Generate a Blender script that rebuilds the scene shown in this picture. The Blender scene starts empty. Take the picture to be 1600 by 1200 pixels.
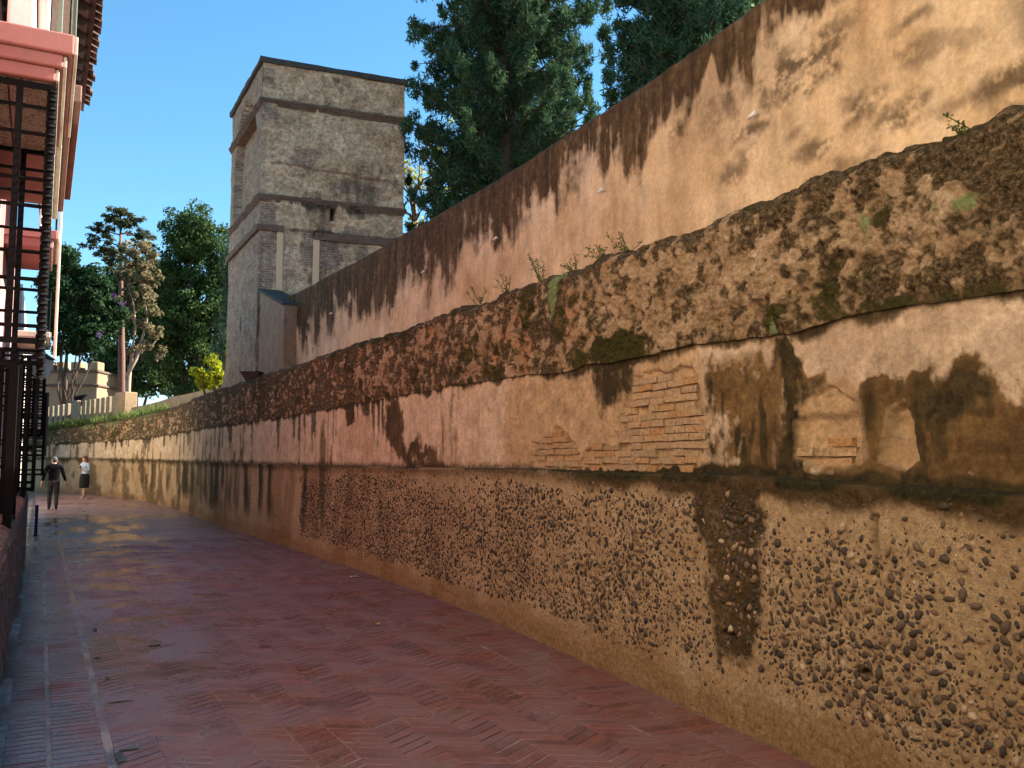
import bpy, math, random
import numpy as np
from mathutils import Vector

# ------------------------------------------------------------------ camera, sky, sun, exposure
SC = bpy.context.scene
COL = SC.collection
F_PX, CX, CY = 1400.0, 800.0, 600.0           # focal length in photo pixels (1600x1200)
EYE = 1.6
PITCH = math.atan(125 / 1400)
cam = bpy.data.cameras.new("camera"); camo = bpy.data.objects.new("camera", cam); COL.objects.link(camo)
camo.location = (0, 0, EYE); camo.rotation_euler = (math.pi / 2 + PITCH, 0, 0)
cam.sensor_width = 36; cam.lens = 36 * F_PX / 1600; cam.clip_end = 3000; cam.clip_start = 0.05
SC.camera = camo

SUN_AZ, SUN_EL = math.radians(66), math.radians(35)      # azimuth clockwise from +Y
world = bpy.data.worlds.new("World"); SC.world = world; world.use_nodes = True
wn = world.node_tree; wn.nodes.clear()
sky = wn.nodes.new("ShaderNodeTexSky"); sky.sky_type = 'NISHITA'; sky.sun_disc = False
sky.sun_elevation = SUN_EL; sky.sun_rotation = SUN_AZ
sky.air_density = 1.0; sky.dust_density = 0.0; sky.ozone_density = 4.5
bgn = wn.nodes.new("ShaderNodeBackground"); bgn.inputs[1].default_value = 0.065
won = wn.nodes.new("ShaderNodeOutputWorld")
hsv = wn.nodes.new("ShaderNodeHueSaturation"); hsv.inputs[0].default_value = 0.485; hsv.inputs[1].default_value = 1.12
wn.links.new(sky.outputs[0], hsv.inputs[4]); wn.links.new(hsv.outputs[0], bgn.inputs[0]); wn.links.new(bgn.outputs[0], won.inputs[0])
sun = bpy.data.lights.new("sun", 'SUN'); sun.energy = 5.0; sun.angle = math.radians(0.5); sun.color = (1.0, 0.93, 0.82)
suno = bpy.data.objects.new("sun", sun); COL.objects.link(suno)
sd = Vector((math.sin(SUN_AZ) * math.cos(SUN_EL), math.cos(SUN_AZ) * math.cos(SUN_EL), math.sin(SUN_EL)))
suno.rotation_euler = sd.to_track_quat('Z', 'Y').to_euler()
SC.view_settings.view_transform = 'Standard'; SC.view_settings.look = 'None'
SC.view_settings.gamma = 1.0; SC.view_settings.use_curve_mapping = False
SC.view_settings.exposure = 2.1
SC.render.engine = 'CYCLES'
SC.cycles.max_bounces = 6; SC.cycles.diffuse_bounces = 3; SC.cycles.transparent_max_bounces = 8
SC.cycles.caustics_reflective = False; SC.cycles.caustics_refractive = False

rng = np.random.default_rng(11); random.seed(11)

# ------------------------------------------------------------------ measuring helpers
TH = math.atan(0.524)                                     # the street runs 27.6 degrees left of the lens axis
UD = np.array([-math.sin(TH), math.cos(TH)]); VD = np.array([math.cos(TH), math.sin(TH)])
def ground_z(u):
    return np.maximum(0.0, np.asarray(u, float) - 22.0) * 0.013
def UV(u, v):                                             # street coordinates (along, across) to x, y
    return np.array([UD[0] * u + VD[0] * v, UD[1] * u + VD[1] * v])
def uvz(u, v, z): p = UV(u, v); return (float(p[0]), float(p[1]), float(z))
def ray(px, py):
    c, s = math.cos(PITCH), math.sin(PITCH); a, b = (px - CX), (CY - py)
    return np.array([a, F_PX * c - b * s, F_PX * s + b * c]) / F_PX
def at_depth(px, py, D):
    r = ray(px, py); t = D / r[1]; return np.array([r[0] * t, D, EYE + r[2] * t])
def on_ground(px, py):
    r = ray(px, py); z = 0.0
    for _ in range(30):
        t = (z - EYE) / r[2]; p = r * t; z = float(ground_z(UD[0] * p[0] + UD[1] * p[1]))
    return np.array([p[0], p[1], z])
def to_px(P):
    P = np.asarray(P, float); c, s = math.cos(PITCH), math.sin(PITCH)
    x, y, z = P[..., 0], P[..., 1], P[..., 2] - EYE
    d = y * c + z * s; h = -y * s + z * c
    d = np.where(d < 0.05, 0.05, d)
    return CX + F_PX * x / d, CY - F_PX * h / d, d

# ------------------------------------------------------------------ noise in numpy
def _h(ix, iy, seed):
    n = (ix.astype(np.int64) * 374761393 + iy.astype(np.int64) * 668265263 + seed * 974634777) & 0xFFFFFFFF
    n = ((n ^ (n >> 13)) * 1274126177) & 0xFFFFFFFF
    return ((n ^ (n >> 16)) & 0xFFFFFF) / 16777215.0
def vn(x, y, seed=0):
    x = np.asarray(x, float); y = np.asarray(y, float)
    ix, iy = np.floor(x), np.floor(y); fx, fy = x - ix, y - iy
    fx = fx * fx * fx * (fx * (fx * 6 - 15) + 10); fy = fy * fy * fy * (fy * (fy * 6 - 15) + 10)
    a, b, c, d = _h(ix, iy, seed), _h(ix + 1, iy, seed), _h(ix, iy + 1, seed), _h(ix + 1, iy + 1, seed)
    return (a + (b - a) * fx) * (1 - fy) + (c + (d - c) * fx) * fy
def fbm(x, y, seed=0, o=4, g=0.5):
    t = 0; a = 1; n = 0
    for i in range(o):
        t = t + a * vn(x * 2 ** i, y * 2 ** i, seed + 17 * i); n += a; a *= g
    return t / n
def worley(x, y, seed=0):
    ix, iy = np.floor(x), np.floor(y); f1 = np.full(np.shape(x), 9.0); f2 = f1.copy(); idv = np.zeros(np.shape(x))
    for a in (-1, 0, 1):
        for b in (-1, 0, 1):
            cx_, cy_ = ix + a, iy + b; d = np.hypot(cx_ + _h(cx_, cy_, seed) - x, cy_ + _h(cx_, cy_, seed + 7) - y)
            nearer = d < f1; f2 = np.where(nearer, f1, np.minimum(f2, d)); idv = np.where(nearer, _h(cx_, cy_, seed + 13), idv); f1 = np.where(nearer, d, f1)
    return f1, f2, idv
def sst(x, a, b):
    t = np.clip((x - a) / (b - a), 0, 1); return t * t * (3 - 2 * t)

# ------------------------------------------------------------------ mesh helpers
def mesh_np(name, V, F, attrs=None, smooth=False):
    V = np.asarray(V, np.float32); F = np.asarray(F, np.int32); k = F.shape[1]
    me = bpy.data.meshes.new(name)
    me.vertices.add(len(V)); me.vertices.foreach_set("co", V.ravel())
    me.loops.add(F.size); me.loops.foreach_set("vertex_index", F.ravel())
    me.polygons.add(len(F)); me.polygons.foreach_set("loop_start", np.arange(0, F.size, k, dtype=np.int32))
    me.update(calc_edges=True)
    me.polygons.foreach_set("use_smooth", np.full(len(F), bool(smooth)))
    for nm, A in (attrs or {}).items():
        A = np.asarray(A, np.float32)
        if A.ndim == 1: at = me.attributes.new(nm, 'FLOAT', 'POINT'); at.data.foreach_set("value", A)
        elif A.shape[1] == 3: at = me.attributes.new(nm, 'FLOAT_VECTOR', 'POINT'); at.data.foreach_set("vector", A.ravel())
        else: at = me.attributes.new(nm, 'FLOAT_COLOR', 'POINT'); at.data.foreach_set("color", A.ravel())
    me.validate(); return me
def link(name, me, mat=None, parent=None, loc=None):
    o = bpy.data.objects.new(name, me); COL.objects.link(o)
    if mat is not None and me is not None and len(me.materials) == 0: me.materials.append(mat)
    if parent is not None: o.parent = parent
    if loc is not None: o.location = loc
    return o
def tag(o, label=None, cat=None, group=None, kind=None):
    if label: o["label"] = label
    if cat: o["category"] = cat
    if group: o["group"] = group
    if kind: o["kind"] = kind
    return o
def empty(name, loc, label, cat, group=None):
    o = bpy.data.objects.new(name, None); COL.objects.link(o); o.location = loc; o.empty_display_size = 0.2
    return tag(o, label, cat, group)
def unparent_inverse(o, parent):                          # geometry authored in world space under a moved empty
    o.parent = parent; l = parent.location; o.location = (-l[0], -l[1], -l[2]); return o
def grid_faces(nr, nc):
    i = np.arange((nr - 1) * (nc - 1)); r, c = i // (nc - 1), i % (nc - 1); a = r * nc + c
    return np.stack([a, a + 1, a + nc + 1, a + nc], 1)

class MB:
    """collects simple shapes into one mesh"""
    def __init__(s): s.v = []; s.f = []; s.t = []; s.cur = 0.5
    def add(s, vs, fs):
        n = len(s.v); s.v += [tuple(map(float, p)) for p in vs]; s.t += [s.cur] * len(vs)
        s.f += [tuple(n + i for i in f) for f in fs]; return s
    def hexa(s, c8):
        return s.add(c8, [(0, 3, 2, 1), (4, 5, 6, 7), (0, 1, 5, 4), (1, 2, 6, 5), (2, 3, 7, 6), (3, 0, 4, 7)])
    def boxuv(s, u0, u1, v0, v1, z0, z1):
        return s.hexa([uvz(u, v, z) for z in (z0, z1) for (u, v) in ((u0, v0), (u0, v1), (u1, v1), (u1, v0))])
    def box(s, x0, x1, y0, y1, z0, z1):
        return s.hexa([(x, y, z) for z in (z0, z1) for (x, y) in ((x0, y0), (x1, y0), (x1, y1), (x0, y1))])
    def tube(s, pts, rad, n=6, caps=True):
        pts = [np.array(p, float) for p in pts]; rad = [rad] * len(pts) if np.isscalar(rad) else rad
        vs = []; up = np.array([0.13, 0.21, 0.97])
        for i, p in enumerate(pts):
            d = pts[min(i + 1, len(pts) - 1)] - pts[max(i - 1, 0)]; d = d / (np.linalg.norm(d) + 1e-9)
            ref = up if abs(d @ up) < 0.9 else np.array([1.0, 0.1, 0])
            a = np.cross(d, ref); a /= np.linalg.norm(a); b = np.cross(d, a)
            for k in range(n):
                w = 2 * math.pi * k / n; vs.append(p + rad[i] * (math.cos(w) * a + math.sin(w) * b))
        fs = [(i * n + k, i * n + (k + 1) % n, (i + 1) * n + (k + 1) % n, (i + 1) * n + k) for i in range(len(pts) - 1) for k in range(n)]
        if caps: fs += [tuple(range(n - 1, -1, -1)), tuple((len(pts) - 1) * n + k for k in range(n))]
        return s.add(vs, fs)
    def build(s, name, mat, parent=None, smooth=False, world=True):
        me = bpy.data.meshes.new(name); me.from_pydata(s.v, [], s.f); me.update()
        a = me.attributes.new("tint", 'FLOAT', 'POINT'); a.data.foreach_set("value", np.array(s.t, np.float32))
        if smooth: me.polygons.foreach_set("use_smooth", np.ones(len(me.polygons), bool))
        o = link(name, me, mat)
        if parent is not None:
            if world: unparent_inverse(o, parent)
            else: o.parent = parent
        return o
def bevelled(o, w, seg=2):
    m = o.modifiers.new("bevel", 'BEVEL'); m.width = w; m.segments = seg; m.limit_method = 'ANGLE'; return o

# ------------------------------------------------------------------ material helpers
class NT:
    def __init__(s, name):
        s.m = bpy.data.materials.new(name); s.m.use_nodes = True; s.t = s.m.node_tree; s.t.nodes.clear()
        s.out = s.t.nodes.new("ShaderNodeOutputMaterial"); s.p = s.t.nodes.new("ShaderNodeBsdfPrincipled")
        s.t.links.new(s.p.outputs[0], s.out.inputs[0])
    def n(s, ty, ins=None, **props):
        nd = s.t.nodes.new(ty)
        for k, v in props.items(): setattr(nd, k, v)
        for k, v in (ins or {}).items(): s.set(nd.inputs[k], v)
        return nd
    def set(s, sock, v):
        if isinstance(v, bpy.types.NodeSocket): s.t.links.new(v, sock)
        else:
            if isinstance(v, tuple) and len(v) == 3 and sock.type == 'RGBA': v = (*v, 1)
            sock.default_value = v
    def coord(s, attr=None, scale=(1, 1, 1), obj=False):
        if attr: c = s.n("ShaderNodeAttribute", attribute_name=attr).outputs["Vector"]
        elif obj: c = s.n("ShaderNodeTexCoord").outputs["Object"]
        else: c = s.n("ShaderNodeNewGeometry").outputs["Position"]
        return s.n("ShaderNodeMapping", {"Vector": c, "Scale": scale}).outputs[0]
    def noise(s, co, scale, detail=5, rough=0.6, dist=0.0):
        return s.n("ShaderNodeTexNoise", {"Vector": co, "Scale": scale, "Detail": detail, "Roughness": rough, "Distortion": dist}).outputs[0]
    def rng(s, v, a, b, c=0.0, d=1.0):
        return s.n("ShaderNodeMapRange", {0: v, 1: a, 2: b, 3: c, 4: d}).outputs[0]
    def mix(s, f, a, b, mode='MIX'):
        nd = s.n("ShaderNodeMix", data_type='RGBA', blend_type=mode); s.set(nd.inputs[0], f); s.set(nd.inputs[6], a); s.set(nd.inputs[7], b)
        return nd.outputs[2]
    def math(s, op, a, b=0.0, clamp=False):
        nd = s.n("ShaderNodeMath", operation=op, use_clamp=clamp); s.set(nd.inputs[0], a); s.set(nd.inputs[1], b); return nd.outputs[0]
    def attr(s, name):
        return s.n("ShaderNodeAttribute", attribute_name=name)
    def rgb(s, name):
        nd = s.attr(name); sp = s.n("ShaderNodeSeparateColor", {0: nd.outputs["Color"]})
        return sp.outputs[0], sp.outputs[1], sp.outputs[2], nd.outputs["Alpha"]
    def ramp(s, f, stops):
        nd = s.n("ShaderNodeValToRGB", {0: f}); el = nd.color_ramp.elements
        while len(el) < len(stops): el.new(0.5)
        for e, (p, c) in zip(el, stops): e.position = p; e.color = (*c, 1)
        return nd.outputs[0]
    def bump(s, h, strength, dist):
        s.t.links.new(s.n("ShaderNodeBump", {"Height": h, "Strength": strength, "Distance": dist}).outputs[0], s.p.inputs["Normal"])
    def grain(s, co, scale, lo=0.6, hi=1.3, rough=0.85):
        n = s.noise(co, scale, 8, rough); return s.ramp(n, [(0.36, (lo, lo, lo)), (0.5, (0.97, 0.96, 0.95)), (0.63, (hi, hi, hi))]), n
    def done(s, col=None, rough=0.85, spec=0.3, metal=0.0):
        if col is not None: s.set(s.p.inputs["Base Color"], col)
        s.set(s.p.inputs["Roughness"], rough); s.set(s.p.inputs["Specular IOR Level"], spec); s.set(s.p.inputs["Metallic"], metal)
        return s.m

def simple(name, c, var=0.25, scale=6.0, rough=0.8, bump=0.3, bd=0.004, spec=0.3, metal=0.0, dirt=None, obj=False):
    t = NT(name); co = t.coord(obj=obj)
    a = t.noise(co, scale, 6, 0.62); b = t.noise(co, scale * 7, 4, 0.6)
    k = t.math('ADD', t.math('MULTIPLY', a, 0.6), t.math('MULTIPLY', b, 0.4))
    col = t.mix(t.rng(k, 0.35, 0.65), tuple(x * (1 - var) for x in c), tuple(min(1, x * (1 + var * 0.6)) for x in c))
    if dirt: col = t.mix(t.rng(t.noise(co, scale * 0.5, 6, 0.7), 0.5, 0.72), col, dirt)
    t.bump(k, bump, bd)
    return t.done(col, rough, spec, metal)

# ------------------------------------------------------------------ materials of the setting
def speckle(t, co, scale, lo, hi):
    v = t.n("ShaderNodeTexVoronoi", {"Vector": co, "Scale": scale, "Randomness": 1.0}); return t.rng(v.outputs["Distance"], lo, hi, 1, 0), v.outputs["Color"]

def mat_base():
    t = NT("river pebble concrete"); co = t.coord("sz"); R, G, B, A = t.rgb("wear")
    n1 = t.noise(co, 2.2, 7, 0.65); n2 = t.noise(co, 19, 6, 0.7); n3 = t.noise(co, 95, 4, 0.7)
    col = t.ramp(t.math('ADD', t.math('MULTIPLY', n1, 0.45), t.math('MULTIPLY', n2, 0.55)), [(0.33, (0.36, 0.235, 0.12)), (0.5, (0.53, 0.365, 0.205)), (0.66, (0.66, 0.5, 0.315))])
    col = t.mix(t.math('MULTIPLY', B, 0.85), col, t.ramp(n2, [(0.35, (0.22, 0.11, 0.04)), (0.65, (0.4, 0.24, 0.11))]))
    sp, sc_ = speckle(t, co, 34, 0.22, 0.42)
    pc = t.ramp(t.n("ShaderNodeSeparateColor", {0: sc_}).outputs[0], [(0.0, (0.05, 0.04, 0.032)), (0.55, (0.12, 0.085, 0.06)), (0.8, (0.24, 0.15, 0.09)), (1.0, (0.5, 0.38, 0.26))])
    col = t.mix(t.math('MULTIPLY', sp, A, True), col, pc)
    fs, fsc = speckle(t, co, 75, 0.18, 0.4); col = t.mix(t.math('MULTIPLY', fs, t.rng(n1, 0.4, 0.6, 0.1, 0.75)), col, t.ramp(t.n("ShaderNodeSeparateColor", {0: fsc}).outputs[1], [(0.0, (0.07, 0.045, 0.03)), (0.6, (0.2, 0.12, 0.06)), (1.0, (0.5, 0.36, 0.22))]))
    dz = t.math('MULTIPLY', t.math('SUBTRACT', n2, 0.5), 1.2)
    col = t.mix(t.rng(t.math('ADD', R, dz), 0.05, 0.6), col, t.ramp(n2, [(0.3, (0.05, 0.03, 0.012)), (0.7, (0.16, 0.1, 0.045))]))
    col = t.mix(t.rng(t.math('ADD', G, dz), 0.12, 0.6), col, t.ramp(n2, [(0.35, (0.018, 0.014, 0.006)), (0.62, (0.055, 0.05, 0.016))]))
    fl, fc = speckle(t, co, 60, 0.1, 0.16)
    col = t.mix(t.math('MULTIPLY', fl, t.rng(n1, 0.52, 0.6, 0, 0.8)), col, (0.55, 0.43, 0.3))
    gr, gn = t.grain(co, 30, 0.58, 1.3); col = t.mix(1.0, col, gr, 'MULTIPLY')
    h = t.math('ADD', t.math('ADD', gn, t.math('MULTIPLY', n3, 0.3)), t.math('MULTIPLY', sp, A))
    t.bump(h, 1.0, 0.03); return t.done(col, 0.92, 0.15)
def mat_plaster():
    t = NT("old lime plaster"); co = t.coord("sz"); R, G, B, A = t.rgb("wear")
    n1 = t.noise(co, 1.6, 7, 0.62); n2 = t.noise(co, 14, 6, 0.7); n3 = t.noise(co, 80, 4, 0.7)
    st = t.noise(t.coord("sz", (9, 0.9, 1)), 1.0, 6, 0.65)
    pale = t.ramp(t.math('ADD', t.math('MULTIPLY', n1, 0.6), t.math('MULTIPLY', st, 0.4)), [(0.36, (0.32, 0.225, 0.15)), (0.5, (0.42, 0.31, 0.215)), (0.64, (0.52, 0.4, 0.29))])
    pink = t.ramp(t.math('ADD', t.math('MULTIPLY', n1, 0.5), t.math('MULTIPLY', st, 0.5)), [(0.36, (0.41, 0.29, 0.18)), (0.52, (0.55, 0.415, 0.28)), (0.64, (0.65, 0.52, 0.38))])
    col = t.mix(A, pale, pink)
    col = t.mix(t.math('MULTIPLY', B, 0.8), col, t.ramp(n2, [(0.3, (0.32, 0.19, 0.09)), (0.5, (0.46, 0.3, 0.155)), (0.7, (0.56, 0.385, 0.22))]))
    dz = t.math('MULTIPLY', t.math('SUBTRACT', t.math('ADD', t.math('MULTIPLY', n2, 0.6), t.math('MULTIPLY', st, 0.4)), 0.5), 1.5)
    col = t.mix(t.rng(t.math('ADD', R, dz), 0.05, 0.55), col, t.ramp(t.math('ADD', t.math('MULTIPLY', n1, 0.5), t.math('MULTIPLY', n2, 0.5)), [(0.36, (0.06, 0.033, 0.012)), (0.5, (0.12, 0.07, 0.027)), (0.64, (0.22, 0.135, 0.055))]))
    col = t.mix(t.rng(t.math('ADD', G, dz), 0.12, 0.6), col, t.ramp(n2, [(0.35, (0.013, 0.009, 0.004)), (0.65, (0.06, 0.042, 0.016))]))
    gr, gn = t.grain(co, 26, 0.68, 1.22); gr2, gn2 = t.grain(co, 5, 0.72, 1.18, 0.75); col = t.mix(1.0, t.mix(1.0, col, gr, 'MULTIPLY'), gr2, 'MULTIPLY')
    t.bump(t.math('ADD', gn, t.math('MULTIPLY', gn2, 0.6)), t.math('ADD', 0.45, t.math('MULTIPLY', B, 0.5)), 0.016); return t.done(col, 0.9, 0.15)
def mat_rubble():
    t = NT("mossy rubble concrete"); co = t.coord("sz"); R, G, B, A = t.rgb("wear")
    a = t.noise(co, 7, 9, 0.8); b = t.noise(co, 33, 7, 0.82); c = t.noise(t.coord("sz", (1.0, 1.0, 1.0)), 3.0, 6, 0.7)
    def j(k): return t.math('MULTIPLY', t.math('SUBTRACT', t.math('ADD', t.math('MULTIPLY', a, 0.5), t.math('MULTIPLY', b, 0.5)), 0.5), k)
    col = t.ramp(t.math('ADD', t.math('MULTIPLY', c, 0.4), t.math('MULTIPLY', b, 0.6)), [(0.38, (0.12, 0.073, 0.037)), (0.46, (0.28, 0.18, 0.1)), (0.53, (0.4, 0.275, 0.165)), (0.62, (0.62, 0.47, 0.325))])
    col = t.mix(B, col, t.ramp(b, [(0.37, (0.24, 0.11, 0.05)), (0.6, (0.5, 0.28, 0.15))]))
    crust = t.ramp(b, [(0.38, (0.016, 0.012, 0.006)), (0.48, (0.06, 0.041, 0.021)), (0.56, (0.14, 0.095, 0.052)), (0.63, (0.27, 0.19, 0.11))])
    col = t.mix(t.rng(t.math('ADD', R, j(3.2)), 0.24, 0.74), col, crust)
    moss = t.ramp(b, [(0.38, (0.012, 0.011, 0.003)), (0.6, (0.07, 0.062, 0.017))])
    col = t.mix(t.rng(t.math('ADD', A, j(3.4)), 0.42, 0.78), col, moss)
    lich = t.ramp(b, [(0.38, (0.07, 0.1, 0.025)), (0.6, (0.25, 0.3, 0.13))])
    col = t.mix(t.rng(t.math('ADD', G, j(4.0)), 0.45, 0.8), col, lich)
    t.bump(t.math('ADD', b, t.math('MULTIPLY', a, 0.8)), 0.9, 0.026); return t.done(col, 0.95, 0.1)
def mat_stucco():
    t = NT("ochre stucco"); co = t.coord("sz"); R, G, B, A = t.rgb("wear")
    n1 = t.noise(co, 0.9, 7, 0.6); n2 = t.noise(co, 10, 6, 0.7); n3 = t.noise(co, 70, 4, 0.7)
    st = t.noise(t.coord("sz", (5, 0.8, 1)), 1.0, 6, 0.62)
    col = t.ramp(t.math('ADD', t.math('MULTIPLY', n1, 0.6), t.math('MULTIPLY', st, 0.4)), [(0.36, (0.49, 0.31, 0.155)), (0.5, (0.63, 0.44, 0.25)), (0.64, (0.72, 0.54, 0.345))])
    col = t.mix(t.math('MULTIPLY', B, 0.8), col, t.ramp(n2, [(0.3, (0.33, 0.2, 0.1)), (0.7, (0.42, 0.28, 0.155))]))
    col = t.mix(t.math('MULTIPLY', G, 0.95), col, t.ramp(n2, [(0.3, (0.09, 0.058, 0.03)), (0.7, (0.2, 0.135, 0.075))]))
    col = t.mix(t.rng(t.math('ADD', R, t.math('MULTIPLY', t.math('SUBTRACT', t.math('ADD', t.math('MULTIPLY', st, 0.5), t.math('MULTIPLY', n2, 0.5)), 0.5), 1.5)), 0.1, 0.75), col, t.ramp(t.math('ADD', t.math('MULTIPLY', n2, 0.5), t.math('MULTIPLY', st, 0.5)), [(0.36, (0.025, 0.016, 0.007)), (0.5, (0.075, 0.043, 0.017)), (0.66, (0.17, 0.1, 0.042))]))
    gr, gn = t.grain(co, 22, 0.78, 1.15); gr2, gn2 = t.grain(t.coord("sz", (1.0, 0.6, 1)), 2.6, 0.74, 1.14, 0.72); col = t.mix(1.0, t.mix(1.0, col, gr, 'MULTIPLY'), gr2, 'MULTIPLY')
    t.bump(t.math('ADD', gn, t.math('MULTIPLY', gn2, 0.7)), 0.5, 0.016); return t.done(col, 0.9, 0.15)
def mat_tinted(name, stops, bump=0.5, bd=0.004, rough=0.85, scale=40, spec=0.3, dirt=None, wet=False):
    t = NT(name); a = t.attr("tint").outputs["Fac"]; r = t.n("ShaderNodeObjectInfo").outputs["Random"]
    f = t.math('FRACT', t.math('ADD', a, r)); co = t.coord(); n = t.noise(co, scale, 5, 0.65); n0 = t.noise(co, 2.3, 5, 0.6)
    col = t.ramp(f, stops)
    col = t.mix(t.rng(n, 0.3, 0.7, 0.0, 0.55), t.mix(0.5, col, (0, 0, 0), 'MIX'), col) if False else t.mix(1.0, col, t.ramp(n, [(0.3, (0.62, 0.62, 0.62)), (0.7, (1.15, 1.15, 1.15))]), 'MULTIPLY')
    if dirt: col = t.mix(t.rng(t.math('ADD', t.math('MULTIPLY', n0, 0.75), t.math('MULTIPLY', n, 0.25)), 0.42, 0.58, 0.0, 0.88), col, dirt)
    t.bump(n, bump, bd)
    if wet:
        w = t.noise(co, 1.3, 6, 0.65); vv = t.n("ShaderNodeVectorMath", {0: co, 1: (float(VD[0]), float(VD[1]), 0.0)}, operation='DOT_PRODUCT').outputs["Value"]; w = t.math('SUBTRACT', w, t.rng(vv, 0.2, 2.4, 0.14, 0.0)); rough = t.rng(w, 0.36, 0.58, 0.2, 0.7)
    return t.done(col, rough, spec)

M = {}
M['base'] = mat_base(); M['plaster'] = mat_plaster(); M['rubble'] = mat_rubble(); M['stucco'] = mat_stucco()
M['wallbrick'] = mat_tinted("old wall brick", [(0, (0.4, 0.27, 0.155)), (0.5, (0.47, 0.31, 0.17)), (0.8, (0.47, 0.275, 0.13)), (1, (0.43, 0.22, 0.09))], 1.0, 0.03, 0.9, 32)
M['stone'] = mat_tinted("river pebble", [(0, (0.035, 0.026, 0.02)), (0.45, (0.075, 0.051, 0.034)), (0.7, (0.14, 0.09, 0.055)), (0.88, (0.26, 0.16, 0.09)), (1, (0.45, 0.34, 0.23))], 0.5, 0.003, 0.7, 70)
PAVE = [(0, (0.13, 0.046, 0.037)), (0.4, (0.19, 0.066, 0.05)), (0.8, (0.25, 0.085, 0.06)), (1, (0.225, 0.1, 0.08))]
M['pave'] = mat_tinted("worn red paving brick", PAVE, 0.25, 0.002, 0.5, 60, 0.45, dirt=(0.2, 0.1, 0.088), wet=True)
M['lowbrick'] = mat_tinted("low wall brick", [(0, (0.17, 0.085, 0.055)), (0.5, (0.25, 0.125, 0.08)), (1, (0.32, 0.18, 0.12))], 0.7, 0.006, 0.85, 45, dirt=(0.16, 0.12, 0.095))
M['iron'] = simple("black painted iron", (0.004, 0.0037, 0.004), 0.4, 20, 0.7, 0.3, 0.002, 0.12)
M['pink'] = simple("salmon pink render", (0.38, 0.165, 0.145), 0.14, 3, 0.85, 0.2, 0.003, dirt=(0.3, 0.14, 0.12))
M['white'] = simple("white lime paint", (0.78, 0.74, 0.68), 0.1, 4, 0.8, 0.2, 0.003)
M['cream'] = simple("cream moulding paint", (0.62, 0.55, 0.44), 0.18, 5, 0.8, 0.3, 0.003, dirt=(0.4, 0.3, 0.22))
M['oldpink'] = simple("weathered brown pink moulding", (0.27, 0.15, 0.115), 0.3, 7, 0.85, 0.4, 0.004, dirt=(0.24, 0.13, 0.1))
M['canvas'] = simple("white canvas blind", (0.8, 0.79, 0.76), 0.05, 3, 0.7, 0.1, 0.002)
M['glass'] = simple("window glass", (0.02, 0.025, 0.03), 0.2, 2, 0.08, 0.0, 0.0, 0.6)
M['greenpaint'] = simple("grey green paint", (0.2, 0.25, 0.2), 0.15, 5, 0.6)
M['roof'] = mat_tinted("clay roof tile", [(0, (0.13, 0.08, 0.06)), (0.6, (0.2, 0.12, 0.085)), (1, (0.28, 0.16, 0.11))], 0.6, 0.006, 0.9, 30)
M['rafter'] = simple("dark rafter timber", (0.06, 0.04, 0.03), 0.3, 12, 0.8)
M['blue'] = simple("blue enamel paint", (0.012, 0.014, 0.09), 0.2, 8, 0.4)
M['grey'] = simple("grey metal", (0.3, 0.3, 0.31), 0.2, 10, 0.5)

# ------------------------------------------------------------------ the run of the garden wall in plan
class Curve:
    def __init__(s, P):
        P = np.asarray(P, float); d = np.r_[0, np.cumsum(np.hypot(*np.diff(P, axis=0).T))]
        s.S = np.arange(0, d[-1], 0.05); s.X = np.interp(s.S, d, P[:, 0]); s.Y = np.interp(s.S, d, P[:, 1]); s._n()
    def smooth(s, sig):
        k = int(sig * 3 / 0.05); w = np.exp(-0.5 * (np.arange(-k, k + 1) * 0.05 / sig) ** 2); w /= w.sum()
        def f(a):
            e = np.r_[2 * a[0] - a[k:0:-1], a, 2 * a[-1] - a[-2:-k - 2:-1]]; return np.convolve(e, w, 'valid')
        s.X, s.Y = f(s.X), f(s.Y); s._n(); return s
    def _n(s):
        tx, ty = np.gradient(s.X), np.gradient(s.Y); L = np.hypot(tx, ty); s.NX, s.NY = -ty / L, tx / L
    def pos(s, q): return np.interp(q, s.S, s.X), np.interp(q, s.S, s.Y)
    def nor(s, q): return np.interp(q, s.S, s.NX), np.interp(q, s.S, s.NY)
    def pix(s, px, py):                                   # a photo pixel to (distance along, height) on the wall face
        r = ray(px, py); ok = s.Y > 0.4; ratio = s.X[ok] / s.Y[ok]; S = s.S[ok]
        q = np.interp(r[0] / r[1], ratio[::-1], S[::-1]); x, y = s.pos(q); return float(q), float(EYE + r[2] * y / r[1])
    def poly(s, pts): return np.array([s.pix(*p) for p in pts])
    def offset(s, dist):
        c = Curve.__new__(Curve); P = np.stack([s.X - s.NX * dist, s.Y - s.NY * dist], 1); c.__init__(P); return c.smooth(0.6)
    def P3(s, q, z, out):
        x, y = s.pos(q); nx, ny = s.nor(q); return np.stack([x + nx * out, y + ny * out, z], -1)

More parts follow.
